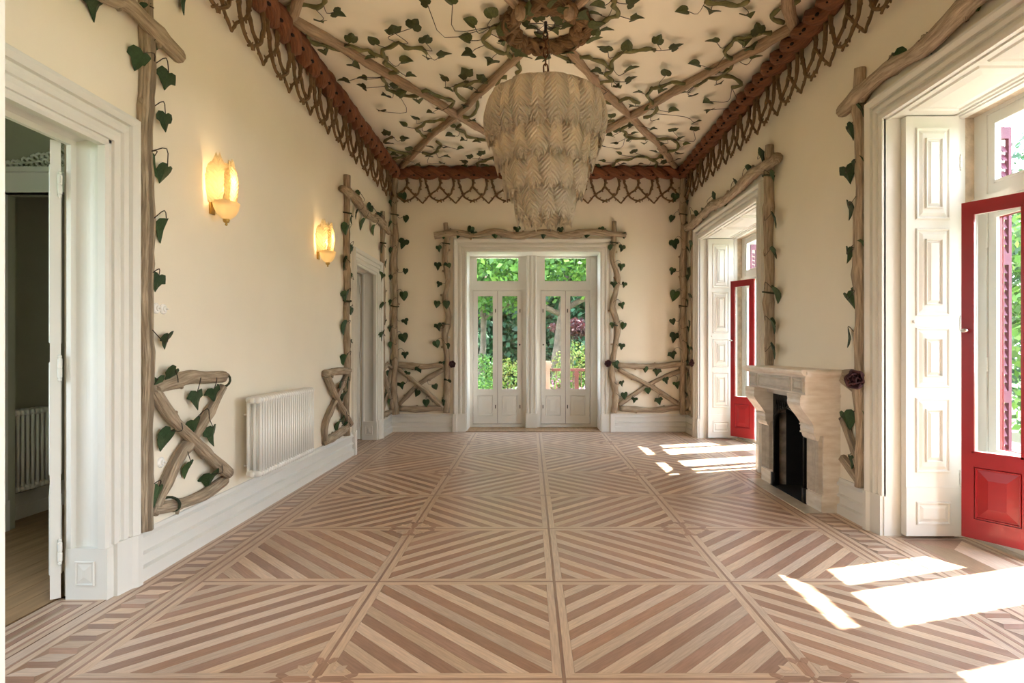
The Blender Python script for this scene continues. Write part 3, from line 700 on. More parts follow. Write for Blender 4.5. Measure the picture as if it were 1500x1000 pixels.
def cornice(name, label, L, M, inward, zhole, group):
    # M: local x along the wall, local y away from the wall, z up; origin at wall line, ceiling height
    t = put(name, None, None, M @ Matrix.Translation((L / 2, 0, 0)), label=label, cat='cornice', group=None); t.empty_display_size = .1
    R = M @ Matrix.Translation((0, .085, -.105))
    part('rope', rope_mesh(L, len(label)), 'rope', t, smooth=True, mtx=R)
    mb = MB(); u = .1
    while u < L - .05:      # dark blobs between the strands, the shade of its holes put into colour
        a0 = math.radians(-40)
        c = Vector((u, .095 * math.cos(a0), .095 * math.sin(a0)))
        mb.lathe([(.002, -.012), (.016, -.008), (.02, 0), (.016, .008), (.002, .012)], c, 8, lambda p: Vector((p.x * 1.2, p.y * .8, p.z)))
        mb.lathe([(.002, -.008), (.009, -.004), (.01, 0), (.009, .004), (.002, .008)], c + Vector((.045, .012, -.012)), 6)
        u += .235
    part('hollow', mb, 'rope_hole_shade', t, mtx=R, kind='stuff')
    P = 415 * UNIT; n = int(L / P); P = L / n
    for k in range(n):
        X = M @ Matrix.Translation((P * (k + .5), .05, -.19)) @ Matrix.Scale(P / (415 * UNIT), 4, (1, 0, 0))
        for m in (fork, arm, arm2): put('twig', m, t, X @ Matrix.Translation((0, 0 if m is fork else .018, 0)))
LR = YB - YN
ML = Matrix.Translation((XL, YB, ZC)) @ Matrix.Rotation(-PI / 2, 4, 'Z')       # x -> -Y, y -> +X
MR = Matrix.Translation((XR, YN, ZC)) @ Matrix.Rotation(PI / 2, 4, 'Z')        # x -> +Y, y -> -X
MBk = Matrix.Translation((XR, YB, ZC)) @ Matrix.Rotation(PI, 4, 'Z')           # x -> -X, y -> -Y
cornice('rope_cornice', 'brown twisted rope cornice with hanging twig fringe above the wall with lamps and radiator', LR, ML, 1, 0, None)
cornice('rope_cornice', 'brown twisted rope cornice with hanging twig fringe above the fireplace wall', LR, MR, 1, 0, None)
cornice('rope_cornice', 'brown twisted rope cornice with hanging twig fringe above the garden door wall', XR - XL, MBk, 1, 0, None)

# ------------------------------------------------------------------ plaster branches on the ceiling
CZ = ZC - .035; DN = Vector((0, 0, -1))
rng = random.Random(21)
ML_, MR_, MB_, MN_ = (-2.08, 5.15), (2.34, 5.30), (XC, 9.33), (XC, 1.43)
beams = [((-2.02, 9.36), (-.08, 5.72), 'running from the wreath to the corner by the far left door'), ((2.28, 9.36), (.36, 5.72), 'running from the wreath to the corner by the far window'),
    ((-2.02, 1.40), (-.08, 5.04), 'from the wreath to the corner above the near left door'), ((2.28, 1.40), (.36, 5.04), 'from the wreath to the corner above the near window'),
    (ML_, MB_, 'slanting from above the wall lamps to above the garden door'), (MR_, MB_, 'slanting from above the fireplace to above the garden door'),
    (ML_, MN_, 'slanting from above the wall lamps towards the near doorway'), (MR_, MN_, 'slanting from above the fireplace towards the near doorway')]
for a, b, lab in beams:
    t = thing('ceiling_branch', ((a[0] + b[0]) / 2, (a[1] + b[1]) / 2, ZC), 'pale brown plaster branch ' + lab, 'branch')
    mb = MB(); A, B = Vector((*a, CZ)), Vector((*b, CZ)); sd = (B - A).cross(DN).normalized() * .05
    branch(mb, [A, A.lerp(B, .3) + sd * rng.uniform(-1, 1), A.lerp(B, .65) + sd * rng.uniform(-1, 1), B], .046, rng, .3, True, 10, .09, .9, DN)
    part('limb', mb, 'ceiling_bark', t, smooth=True)
# vines traced over the ceiling (zoom windows of the photograph -> pixels -> ceiling)
def win(ox, oy, s): return lambda pts: [(ox + x / s, oy + y / s) for x, y in pts]
zA, zB, zC, zD, zE, zF, zG = win(400, 0, 7.5), win(560, 0, 7.5), win(540, 120, 7.5), win(850, 0, 7.5), win(1000, 0, 7.5), win(860, 120, 7.5), win(720, 0, 9.09)
vines = [
 ('curling round the branch joint above the near wall lamp', [zA([(240, 180), (200, 140), (175, 100), (190, 60), (250, 45), (370, 65), (490, 70), (550, 40), (570, 0)])]),
 ('twining along the slanting branch above the wall lamps', [zA([(390, 375), (380, 430), (450, 475), (520, 495), (600, 505), (730, 560), (765, 515), (850, 500), (960, 545), (1040, 555), (1100, 590), (1220, 625), (1250, 660), (1220, 700), (1300, 745), (1370, 775), (1260, 800), (1200, 850), (1250, 920)]) + zC([(200, 70), (270, 105), (390, 140), (540, 145), (600, 105), (660, 105), (740, 145), (820, 165), (870, 200), (940, 215), (900, 265)]), zA([(1220, 625), (1200, 550), (1290, 510), (1380, 475)]) + zB([(250, 515), (330, 520), (430, 535), (490, 580)])]),
 ('short and curved in the corner by the far left door', [zC([(170, 655), (200, 630), (260, 600)]), zC([(200, 730), (270, 750), (330, 770), (420, 785), (500, 785)]), zC([(250, 840), (330, 825), (400, 800), (430, 785)])]),
 ('looping left of the corner branch by the far left door', [zC([(840, 415), (780, 420), (720, 435), (630, 425), (590, 480), (520, 505), (560, 550), (590, 590), (650, 605), (700, 590)])]),
 ('looping off the corner branch towards the garden door', [zC([(745, 645), (800, 690), (755, 730), (760, 760), (680, 790), (590, 770)])]),
 ('winding across the corner branch left of the chandelier', [zB([(800, 960), (830, 940), (930, 925), (1010, 885), (1110, 890), (1200, 910), (1260, 915), (1300, 860), (1370, 855)]), zC([(1100, 10), (960, 40), (970, 130), (1040, 185), (1090, 220), (1190, 205), (1190, 290), (1150, 350), (1090, 380), (1020, 380)])]),
 ('running behind the chandelier towards the left corner branch', [zC([(1010, 470), (960, 515), (1050, 550), (1080, 595), (1160, 610), (1250, 630), (1330, 640)])]),
 ('short beside the cornice above the garden door, left of the chandelier', [zC([(1410, 830), (1330, 835), (1280, 860), (1200, 885), (1195, 930)])]),
 ('zigzagging out of the wreath on the wall lamp side', [zB([(1290, 270), (1200, 295), (1170, 360), (1100, 430), (1140, 490), (1220, 540), (1290, 565), (1370, 575), (1390, 520), (1450, 495)]), zB([(1370, 575), (1420, 640), (1480, 660)]) + zG([(360, 820), (350, 870), (390, 920), (330, 960)])]),
 ('bending out of the wreath on the fireplace side', [zD([(110, 320), (200, 290), (260, 230), (330, 195), (410, 170), (410, 100), (360, 70), (390, 20), (350, 0)])]),
 ('snaking from the wreath across the branch right of the chandelier', [zG([(800, 660), (870, 730), (1000, 790), (1100, 790), (1180, 770)]) + zD([(0, 640), (100, 625), (130, 660), (250, 690), (290, 730), (350, 745), (330, 790), (275, 820), (350, 885), (260, 900), (170, 930)]), zD([(350, 745), (345, 680), (430, 600), (490, 560), (600, 570), (680, 545), (770, 540), (820, 555)])]),
 ('twining along the slanting branch above the fireplace', [zF([(620, 385), (700, 365), (770, 300), (750, 250), (700, 210), (660, 150), (690, 110), (710, 60)]) + zD([(770, 965), (900, 945), (1010, 900), (1110, 905), (1240, 925), (1290, 930), (1380, 865)]) + zE([(260, 860), (380, 860), (440, 830), (490, 770), (530, 745), (540, 680), (590, 655), (500, 630), (460, 570), (530, 500), (570, 430), (680, 415), (800, 375), (880, 355), (970, 360)]), zE([(440, 830), (550, 845), (650, 920), (540, 965)])]),
 ('short with a hooked end above the fireplace', [zE([(250, 20), (330, 45), (460, 40), (590, 75), (680, 30), (730, 0)])]),
 ('curling round the branch joint above the fireplace', [zE([(1110, 250), (1000, 215), (980, 170), (1070, 100)]), zE([(1190, 40), (1290, 0)])]),
 ('winding over the crossing of branches right of the chandelier', [zF([(200, 215), (310, 225), (390, 190), (460, 180), (510, 210), (580, 230)]), zF([(210, 440), (300, 425)])]),
 ('winding across the corner branch by the far window', [zF([(480, 430), (450, 480), (370, 520), (430, 550), (420, 600), (540, 625), (680, 625), (790, 620), (920, 630), (1000, 690), (980, 740), (880, 755)])]),
 ('beside the cornice above the garden door, right of the chandelier', [zF([(280, 920), (340, 865), (450, 850), (550, 820), (650, 820), (710, 850), (780, 830), (820, 790)]), zF([(710, 850), (770, 890), (750, 930), (870, 950)])]),
]
VT = []
for lab, runs in vines:
    runs3 = [[on_flat(x, y, ZC - .036) for x, y in r] for r in runs]
    c = runs3[0][len(runs3[0]) // 2]
    t = thing('ivy_vine', (c.x, c.y, ZC), 'olive ivy vine ' + lab, 'vine')
    for r in runs3:
        mb = MB(); p = smooth_path([v + Vector((0, 0, rng.uniform(-.012, .008))) for v in r], .05)
        mb.tube(p, [.019 * (1 + .25 * math.sin(i * 1.7)) for i in range(len(p))], 7, rng=rng); part('stem', mb, 'vine', t, smooth=True)
    VT.append((t, [v for r in runs3 for v in smooth_path(r, .05)]))
ceil_leaves = zA([(730, 160), (525, 270), (860, 430), (1085, 455), (1320, 325), (570, 580), (1065, 640), (910, 735), (975, 865), (770, 890), (965, 965), (1355, 945)]) \
 + zB([(440, 25), (720, 10), (355, 270), (485, 430), (490, 660), (690, 620), (320, 845), (270, 680), (1185, 150), (955, 260), (905, 435), (930, 600), (1190, 690), (910, 815), (660, 865), (1095, 855), (1370, 440)]) \
 + zC([(310, 50), (170, 175), (375, 150), (550, 220), (130, 340), (765, 315), (670, 350), (495, 395), (365, 475), (665, 550), (180, 565), (400, 630), (235, 690), (430, 735), (270, 795), (370, 875), (545, 920), (870, 100), (1105, 85), (1240, 135), (1060, 285), (1150, 440), (905, 490), (885, 590), (1030, 645), (1180, 655), (1320, 690), (660, 715), (860, 730), (1015, 745), (650, 830), (860, 825), (815, 905), (1230, 785), (1095, 825), (1035, 880), (1045, 935), (1285, 925), (1405, 860)]) \
 + zD([(590, 30), (185, 75), (140, 175), (630, 215), (295, 345), (25, 490), (250, 540), (515, 515), (860, 450), (1065, 525), (1110, 135), (1425, 160), (1440, 465), (170, 800), (575, 785), (565, 890), (930, 805), (1245, 720), (1430, 800), (410, 965)]) \
 + zE([(715, 200), (830, 330), (680, 490), (775, 535), (815, 630), (415, 935)]) \
 + zF([(340, 80), (205, 150), (555, 125), (810, 100), (1070, 130), (1165, 170), (495, 285), (270, 375), (670, 305), (955, 325), (770, 430), (1310, 230), (1335, 325), (1215, 455), (1200, 515), (310, 530), (500, 495), (530, 565), (735, 520), (955, 525), (240, 605), (490, 645), (630, 685), (290, 695), (145, 715), (1045, 625), (1100, 690), (830, 690), (720, 770), (510, 760), (335, 790), (155, 875), (400, 910), (590, 905), (105, 925), (1020, 800), (865, 885), (820, 840), (1000, 860)]) \
 + zG([(655, 800), (1030, 865), (1210, 595)])
for x, y in ceil_leaves:
    p = on_flat(x, y, ZC - .075); big = 1.15 if y < 110 else 1.0
    t, pts = min(VT, key=lambda v: min((q - p).length for q in v[1])); a = min(pts, key=lambda q: (q - p).length)
    dv = p - a; tip = Vector((dv.x, dv.y, 0)) if dv.length > .05 else Vector((rng.uniform(-1, 1), rng.uniform(-1, 1), 0))
    sz = rng.uniform(.09, .122) * big
    leaf(t, p - tip.normalized() * sz * .45, DN, tip, sz, rng, 'ivy_ceiling', .38, a if dv.length < .7 else None)

# ------------------------------------------------------------------ wreath round the chandelier hook
WC = Vector((XC, 5.28, ZC - .05))
wr = thing('ceiling_wreath', (WC.x, WC.y, ZC), 'round wreath of twisted brown branches on the ceiling around the chandelier chain', 'wreath')
for s in range(5):
    pts = []; n = 150
    for i in range(n + 1):
        a = 2 * PI * i / n; b = 6 * a * (1 if s % 2 else -1) + s * 2 * PI / 5; R = .335 + .055 * math.cos(b) + .012 * math.sin(a * 11 + s)
        pts.append(WC + Vector((R * math.cos(a), R * math.sin(a), .030 * math.sin(b) - .005)))
    mb = MB(); mb.tube(pts, [.034 * (1 + .22 * math.sin(i * .9 + s * 2) + rng.uniform(-.12, .12)) for i in range(n + 1)], 9, ridge=.14, rng=rng); part('branch', mb, 'wreath', wr, smooth=True)
for k in range(16):
    a = 2 * PI * k / 16 + rng.uniform(-.1, .1); R = .36 + rng.uniform(-.02, .08)
    leaf(wr, WC + Vector((R * math.cos(a), R * math.sin(a), -.075 + rng.uniform(-.02, .02))), DN, (rng.uniform(-1, 1), rng.uniform(-1, 1), 0), rng.uniform(.09, .14), rng, 'ivy_ceiling', .6)
for k in range(8):
    a = 2 * PI * k / 8 + .2; R = .10 if k % 2 else .16
    p = WC + Vector((R * math.cos(a), R * math.sin(a), .02)); leaf(wr, p, DN, (math.cos(a), math.sin(a), 0), .12, rng, 'ivy_ceiling', .3, (WC.x, WC.y, ZC - .02))
for sg in (-1, 1):
    p = WC + Vector((sg * .20 - .02, -.36, -.05)); mb = MB(); mb.tube([p, p + Vector((0, -.05, -.07)), p + Vector((0, -.07, -.09))], [.045, .045, .04], 9); part('cut_stub', mb, 'ceiling_bark', wr, smooth=True)

# ------------------------------------------------------------------ branch frames on the walls
def frame_thing(name, base, label, cat='branch frame'):
    return dict(t=thing(name, base, label, cat), pts=[], n=None)
def limb(fr, pname, pts, r, normal, rng, off=None, wob=.35, taper=1.0, knots=True):
    off = r * .75 if off is None else off; P = [Vector(p) + normal * off for p in pts]
    mb = MB(); q = branch(mb, P, r, rng, wob, knots, 10, .06, taper, normal); part(pname, mb, 'bark', fr['t'], smooth=True); fr['pts'] += [a + normal * r * .9 for a in q]
def leaves(fr, pos, normal, rng, size=(.10, .145), down=Vector((0, 0, -1)), off=.06):
    for p in pos:
        s = 1.0
        if len(p) == 4: p, s = Vector(p[:3]), p[3]
        p = Vector(p) + normal * off; a = min(fr['pts'], key=lambda q: (q - p).length + max(0, p.z - q.z + .04) * 1.5)
        sz = rng.uniform(*size) * s; tip = down + down.cross(normal) * rng.uniform(-.45, .45)
        st = p - tip.normalized() * sz * .4
        leaf(fr['t'], st, normal, tip, sz, rng, 'ivy', .45, a if (a - st).length < .35 else None, .0028)
def band(fr, c, axis, r):
    axis = Vector(axis).normalized(); u = axis.orthogonal().normalized(); v = axis.cross(u); mb = MB()
    mb.tube([Vector(c) + (u * math.cos(a) + v * math.sin(a)) * r + axis * .012 * math.sin(a) for a in [2 * PI * k / 14 for k in range(15)]], .009, 6); part('tie', mb, 'band', fr['t'], smooth=True)
rng = random.Random(33)
NL, NR, NB = Vector((1, 0, 0)), Vector((-1, 0, 0)), Vector((0, -1, 0))
fpx = lambda fn, pts: [fn(x, y) for x, y in pts]
UPZ = Vector((0, 0, 1))
def posts(fr, fn3, u, z0, z1, r, normal, wig=.025, pname='post'):
    n = 7; limb(fr, pname, [fn3(u + (wig * (-1) ** k if 0 < k < n else 0), z0 + (z1 - z0) * k / n) for k in range(n + 1)], r, normal, rng, wob=.2)
def around(fn3, u, z0, z1, d, step, jit=.03):
    out = []; z = z0; k = 0
    while z < z1:
        sg = 1 if k % 2 else -1; s = (1.1, .75, 1.15, .7)[k % 4]
        out.append((*fn3(u + sg * d * rng.uniform(.8, 1.3), z + rng.uniform(-jit, jit)), s)); z += step; k += 1
    return out
l3 = lambda u, z: Vector((XL, u, z)); r3 = lambda u, z: Vector((XR, u, z)); b3 = lambda u, z: Vector((u, YB, z))
# left wall, near door
fr = frame_thing('branch_frame', (XL, 3.40, .29), 'grey brown plaster branch frame with ivy around the near left door beside the radiator')
posts(fr, l3, 3.405, .285, 3.40, .040, NL, .012)
posts(fr, l3, 1.70, .285, 3.40, .040, NL, .012)
limb(fr, 'crossbar', [l3(1.45, 3.13), l3(2.2, 3.17), l3(2.9, 3.10), l3(3.2, 3.16), l3(3.66, 3.12)], .046, NL, rng, .07)
limb(fr, 'rail', fpx(on_left, [(212, 572), (245, 559), (272, 549), (295, 552), (320, 553)]), .040, NL, rng)
limb(fr, 'rail', fpx(on_left, [(216, 745), (262, 735), (292, 724), (322, 703)]), .038, NL, rng)
limb(fr, 'brace', fpx(on_left, [(212, 572), (246, 617), (274, 647), (300, 673), (323, 695)]), .036, NL, rng, .055)
limb(fr, 'brace', fpx(on_left, [(319, 566), (300, 605), (274, 645), (252, 672), (216, 752)]), .036, NL, rng, .03)
leaves(fr, fpx(on_left, [(262, 5), (132, 12), (205, 20), (192, 88), (215, 70), (231, 117), (228, 178), (213, 242), (230, 255), (231, 338), (216, 413), (234, 499), (215, 568), (240, 553), (276, 585), (302, 578), (272, 624), (300, 637), (232, 643), (268, 688), (298, 705), (216, 725)]), NL, rng, (.10, .14))
band(fr, on_left(320, 556) + NL * .03, (0, 1, -.3), .05); band(fr, on_left(243, 738) + NL * .03, (0, 1, .2), .05)
# left wall, far door
fr = frame_thing('branch_frame', (XL, 7.1, .29), 'grey brown plaster branch frame with ivy around the far left door between radiator and corner')
posts(fr, l3, 7.13, .285, 3.40, .040, NL, .015); posts(fr, l3, 8.86, .285, 3.37, .036, NL, .015)
limb(fr, 'crossbar', [l3(6.85, 3.16), l3(7.4, 3.19), l3(8.0, 3.11), l3(8.5, 3.16), l3(9.12, 3.12)], .048, NL, rng, .06)
limb(fr, 'rail', fpx(on_left, [(471, 548), (488, 545), (506, 541)]), .042, NL, rng); limb(fr, 'rail', fpx(on_left, [(471, 646), (488, 637), (505, 628)]), .042, NL, rng)
limb(fr, 'brace', fpx(on_left, [(473, 552), (488, 585), (507, 622)]), .036, NL, rng, .05); limb(fr, 'brace', fpx(on_left, [(506, 546), (488, 585), (472, 620), (472, 645)]), .036, NL, rng, .03)
limb(fr, 'rail', [l3(8.9, 1.02), l3(9.15, 1.08), l3(9.4, 1.03)], .036, NL, rng); limb(fr, 'rail', [l3(8.9, .33), l3(9.4, .34)], .036, NL, rng)
limb(fr, 'brace', [l3(8.88, .98), l3(9.14, .68), l3(9.42, .36)], .032, NL, rng, .045); limb(fr, 'brace', [l3(9.42, 1.0), l3(9.14, .68), l3(8.9, .36)], .032, NL, rng, .02)
leaves(fr, around(l3, 7.13, 1.2, 3.05, .09, .19) + around(l3, 8.86, 1.5, 3.0, .08, .22) + [(*l3(y, z), s) for y, z, s in ((7.5, 3.02, .9), (7.8, 2.95, 1.1), (8.3, 2.98, 1.1), (7.55, 3.27, 1), (8.1, 3.22, 1), (8.6, 3.22, 1), (6.97, .75, 1.1), (7.02, .5, 1), (6.8, .44, .9), (6.85, .9, .9), (9.1, .95, .8), (9.2, .5, .8), (9.0, .62, .7), (7.1, .92, 1), (7.12, .4, 1))], NL, rng, (.11, .15))
for z in (2.95, 1.9): band(fr, Vector((XL + .03, 7.13, z)), UPZ, .052)
band(fr, Vector((XL + .03, 8.86, 2.9)), UPZ, .048)
# back wall, garden door
fr = frame_thing('branch_frame', (.05, YB, .29), 'grey brown plaster branch frame with ivy around the garden door')
limb(fr, 'post', fpx(on_back, [(654, 604), (656, 560), (655, 520), (652, 490), (657, 465), (652, 440), (657, 410), (652, 380), (655, 350), (653, 327)]), .050, NB, rng, .04, .1, .8)
limb(fr, 'post', fpx(on_back, [(898, 604), (901, 575), (896, 545), (900, 510), (904, 480), (896, 450), (902, 425), (905, 408), (897, 380), (899, 350), (899, 325)]), .050, NB, rng, .04, .1, .8)
limb(fr, 'crossbar', fpx(on_back, [(637, 345), (665, 342), (695, 347), (725, 340), (757, 346), (795, 340), (825, 347), (860, 341), (890, 343), (916, 344)]), .050, NB, rng, .06)
for xs in ((582, 650), (904, 1000)):
    a, b = xs; m = (a + b) / 2
    limb(fr, 'rail', fpx(on_back, [(a, 534), (m, 536), (b, 533)]), .044, NB, rng, .05); limb(fr, 'rail', fpx(on_back, [(a + 4, 597), (m, 599), (b, 597)]), .044, NB, rng, .05)
    limb(fr, 'brace', fpx(on_back, [(a + 2, 540), (m - 2, 564), (b, 597)]), .036, NB, rng, .055); limb(fr, 'brace', fpx(on_back, [(b - 1, 541), (m - 2, 564), (a + 2, 592)]), .036, NB, rng, .025)
z7 = win(570, 300, 4.345); z8 = win(880, 280, 4.0); zL = win(560, 510, 7.69); zR = win(870, 510, 7.69); zT = win(630, 320, 10); zU = win(780, 310, 10)
leaves(fr, fpx(on_back, z7([(320, 285), (312, 395), (375, 398), (322, 510), (308, 635), (372, 638), (318, 780), (308, 885), (375, 898)]) + z8([(65, 338), (117, 340), (115, 450), (70, 552), (130, 552), (120, 675), (68, 788), (128, 790), (117, 910)]) + zL([(430, 235), (685, 180), (290, 290), (225, 420), (605, 430), (735, 385), (400, 500), (505, 610), (705, 605)]) + zR([(245, 185), (565, 235), (695, 270), (310, 395), (800, 360), (915, 415), (335, 530), (600, 475), (445, 580), (720, 590), (1000, 605), (995, 165)])
    + zT([(228, 265), (428, 265), (600, 180), (655, 250), (962, 255), (1268, 185)]) + zU([(160, 355), (415, 290), (790, 345), (1000, 290), (1318, 370)])), NB, rng, (.09, .125), off=.095)
for x, y in ((654, 357), (654, 474), (899, 356), (900, 476)): band(fr, on_back(x, y) + NB * .04, UPZ, .06)
# corner posts
for lab, x, n in (('by the far left door', XL + .08, 1), ('by the far window', XR - .08, -1)):
    fr = frame_thing('corner_post', (x, YB - .06, .29), 'upright plaster tree trunk with ivy in the room corner ' + lab, 'post')
    nn = Vector((n * .7, -.7, 0))
    limb(fr, 'trunk', [Vector((x + .012 * (-1) ** k, YB - .085 - .008 * (k % 2), .285 + (ZC - .45) * k / 8)) for k in range(9)], .052, nn, rng, 0, .15, .85)
    out = []; side = []
    zs = [3.72, 3.38, 2.98, 2.55, 2.16, 1.75, 1.5, 1.22]
    for k, z in enumerate(zs):
        out.append((x + n * (.14 + .03 * (k % 2)), YB - .05, z, 1.2 if k % 2 == 0 else .8))
        side.append((XL if n == 1 else XR, YB - .22, z - .12, .75))
    leaves(fr, out, NB, rng, (.11, .145), off=.05); leaves(fr, side, NL if n == 1 else NR, rng, (.11, .14), off=.06)
    for z in (3.45, 2.0): band(fr, Vector((x, YB - .085, z)), UPZ, .062)
# right wall, far window
fr = frame_thing('branch_frame', (XR, 7.6, .29), 'grey brown plaster branch frame with ivy around the far window beyond the fireplace')
posts(fr, r3, 6.14, 1.15, 3.42, .050, NR, .015); posts(fr, r3, 9.06, .285, 3.36, .036, NR, .01)
limb(fr, 'crossbar', [r3(5.86, 3.20), r3(6.5, 3.24), r3(7.2, 3.17), r3(8.0, 3.24), r3(8.6, 3.18), r3(9.25, 3.21)], .056, NR, rng, .07)
limb(fr, 'rail', [r3(9.08, 1.02), r3(9.4, 1.05)], .034, NR, rng); limb(fr, 'brace', [r3(9.08, .95), r3(9.42, .36)], .03, NR, rng); limb(fr, 'brace', [r3(9.42, .98), r3(9.08, .40)], .03, NR, rng); limb(fr, 'rail', [r3(9.08, .33), r3(9.42, .33)], .034, NR, rng)
leaves(fr, [(*r3(y, z), s) for y, z, s in ((6.0, 3.05, .8), (5.98, 2.62, 1.1), (6.0, 2.28, .9), (5.98, 1.86, 1.2), (6.02, 1.55, 1), (6.0, 1.30, 1.1), (6.3, 3.33, 1.1), (6.7, 3.30, 1.1), (7.1, 3.26, 1.1), (7.5, 3.16, .8), (7.9, 3.30, 1.1), (8.4, 3.22, 1), (8.8, 3.28, 1), (9.08, 2.9, .9), (9.08, 2.5, .9), (9.08, 2.1, .9), (9.1, 1.7, .9), (9.08, 1.3, .9), (9.2, .9, .8), (9.3, .6, .8))], NR, rng, (.13, .17), off=.08)
band(fr, Vector((XR - .04, 6.14, 3.1)), UPZ, .062); band(fr, Vector((XR - .04, 6.14, 1.9)), UPZ, .062)
# right wall, near window
fr = frame_thing('branch_frame', (XR, 4.45, .29), 'grey brown plaster branch frame with ivy around the near window with the red door')
posts(fr, r3, 4.455, .285, 3.42, .042, NR, .010); posts(fr, r3, 1.70, .285, 3.40, .040, NR, .010)
limb(fr, 'crossbar', [r3(4.66, 3.18), r3(4.2, 3.24), r3(3.7, 3.18), r3(3.2, 3.24), r3(2.5, 3.18), r3(1.5, 3.2)], .052, NR, rng, .06)
limb(fr, 'brace', [r3(4.46, .98), r3(4.58, 1.03), r3(4.69, 1.08)], .036, NR, rng); limb(fr, 'rail', [r3(4.46, 1.13), r3(4.69, 1.12)], .03, NR, rng)
limb(fr, 'brace', [r3(4.47, .42), r3(4.57, .58), r3(4.70, .78)], .036, NR, rng); limb(fr, 'rail', [r3(4.47, .34), r3(4.58, .40), r3(4.71, .46)], .036, NR, rng)
z9 = win(1200, 0, 2.0)
leaves(fr, fpx(on_right, z9([(108, 388), (130, 335), (125, 295), (102, 510), (132, 485), (105, 615), (104, 745), (132, 735), (106, 880), (130, 860), (105, 990), (345, 125), (250, 175), (478, 8)]) + win(1080, 500, 3.57)([(605, 408), (665, 395), (630, 632)])), NR, rng, (.10, .14), off=.06)

# ------------------------------------------------------------------ rose-shaped hooks
def rose(loc, normal, label, r=.055, stem=None):
    t = thing('rose_hook', loc, label, 'rosette'); n = Vector(normal).normalized(); u = n.orthogonal().normalized(); v = n.cross(u); rg = random.Random(int(abs(loc[0] * 97 + loc[1] * 31)))
    pm = MB(); vs = []
    for i in range(5):
        for k in range(5):
            a = (k - 2) * .42; b = i / 4; vs.append((math.sin(a) * (.25 + .75 * math.sin(PI * min(b * .75 + .1, 1))), b, .25 * b * b + .12 * math.cos(a * 2.4) * b + (.1 if i == 4 else 0)))
    o = len(vs); vs += [(x, y, z - .09) for x, y, z in vs]
    fs = [(i * 5 + k, i * 5 + k + 1, i * 5 + k + 6, i * 5 + k + 5) for i in range(4) for k in range(4)]
    edge = [0, 1, 2, 3, 4, 9, 14, 19, 24, 23, 22, 21, 20, 15, 10, 5]
    fs += [tuple(o + q for q in f[::-1]) for f in fs] + [(edge[i], o + edge[i], o + edge[(i + 1) % 16], edge[(i + 1) % 16]) for i in range(16)]
    pm.add(vs, fs); me = pm.mesh('petal', ['rose_metal'], True)
    for ring, (cnt, lift, sc) in enumerate(((6, .2, 1.0), (5, .75, .8), (4, 1.2, .55))):
        for k in range(cnt):
            a = 2 * PI * k / cnt + ring * .5; d = u * math.cos(a) + v * math.sin(a); y = (d * math.cos(lift) + n * math.sin(lift)).normalized(); x = y.cross(n).normalized(); z = x.cross(y)
            M = Matrix.Translation(Vector(loc) + n * (.018 + .008 * ring)) @ Matrix((x, y, z)).transposed().to_4x4() @ Matrix.Scale(r * sc * rg.uniform(.9, 1.1), 4)
            put('petal', me, t, M)
    mb = MB(); mb.tube([Vector(loc) - n * .0, Vector(loc) + n * .03], [.02, .018], 8); part('boss', mb, 'rose_metal', t)
rose((-1.24, YB - .055, on_back(665, 533).z), (0, -1, 0), 'dark metal rose hook on the garden door casing, wall lamp side')
rose((1.225, YB - .055, on_back(889, 532).z), (0, -1, 0), 'dark metal rose hook on the garden door casing on the fireplace side')
rose((XR - .035, 8.96, 1.11), (-1, 0, 0), 'dark metal rose hook beside the far window in the room corner')
rose((XR - .105, 4.36, 1.10), (-.8, -.6, 0), 'dark red metal rose hook above the fireplace side by the near window', .068)
mb = MB(); mb.tube([(XR - .03, 4.36, 1.10), (XR - .105, 4.36, 1.10)], .012, 8)
# ------------------------------------------------------------------ switches
def switch(c, normal, label, n=1, axis=(0, 1, 0), r=.032):
    t = thing('wall_switch', c, label, 'switch'); nn = Vector(normal)
    for k in range(n):
        cc = Vector(c) + Vector(axis) * (k - (n - 1) / 2) * r * 2.1; q = nn.to_track_quat('Z', 'Y').to_matrix()
        mb = MB(); mb.lathe([(r, 0), (r, .006), (r * .85, .012), (r * .5, .013), (r * .45, .02), (r * .15, .022)], cc, 18, lambda p: q @ p); part('rosette', mb, 'porcelain', t, smooth=False)
        mb = MB(); mb.lathe([(.006, .02), (.006, .034), (.004, .037)], cc, 8, lambda p: q @ p); part('toggle', mb, 'porcelain', t)
switch(on_left(233, 452), NL, 'pair of round white porcelain switches on the wall beside the near left door', 2)
switch(on_left(235, 677), NL, 'single round white porcelain socket low on the wall behind the crossed branches')
switch(on_back(895, 594), NB, 'small round white porcelain socket at the foot of the garden door branch frame', 1, (1, 0, 0))
switch(on_back(659, 494) + NB * .09, NB, 'small round white button on the branch post left of the garden door', 1, (1, 0, 0), .018)
switch(Vector((PX, 4.52, 1.15)), NL, 'pair of round switches on the passage wall above the passage radiator', 2)
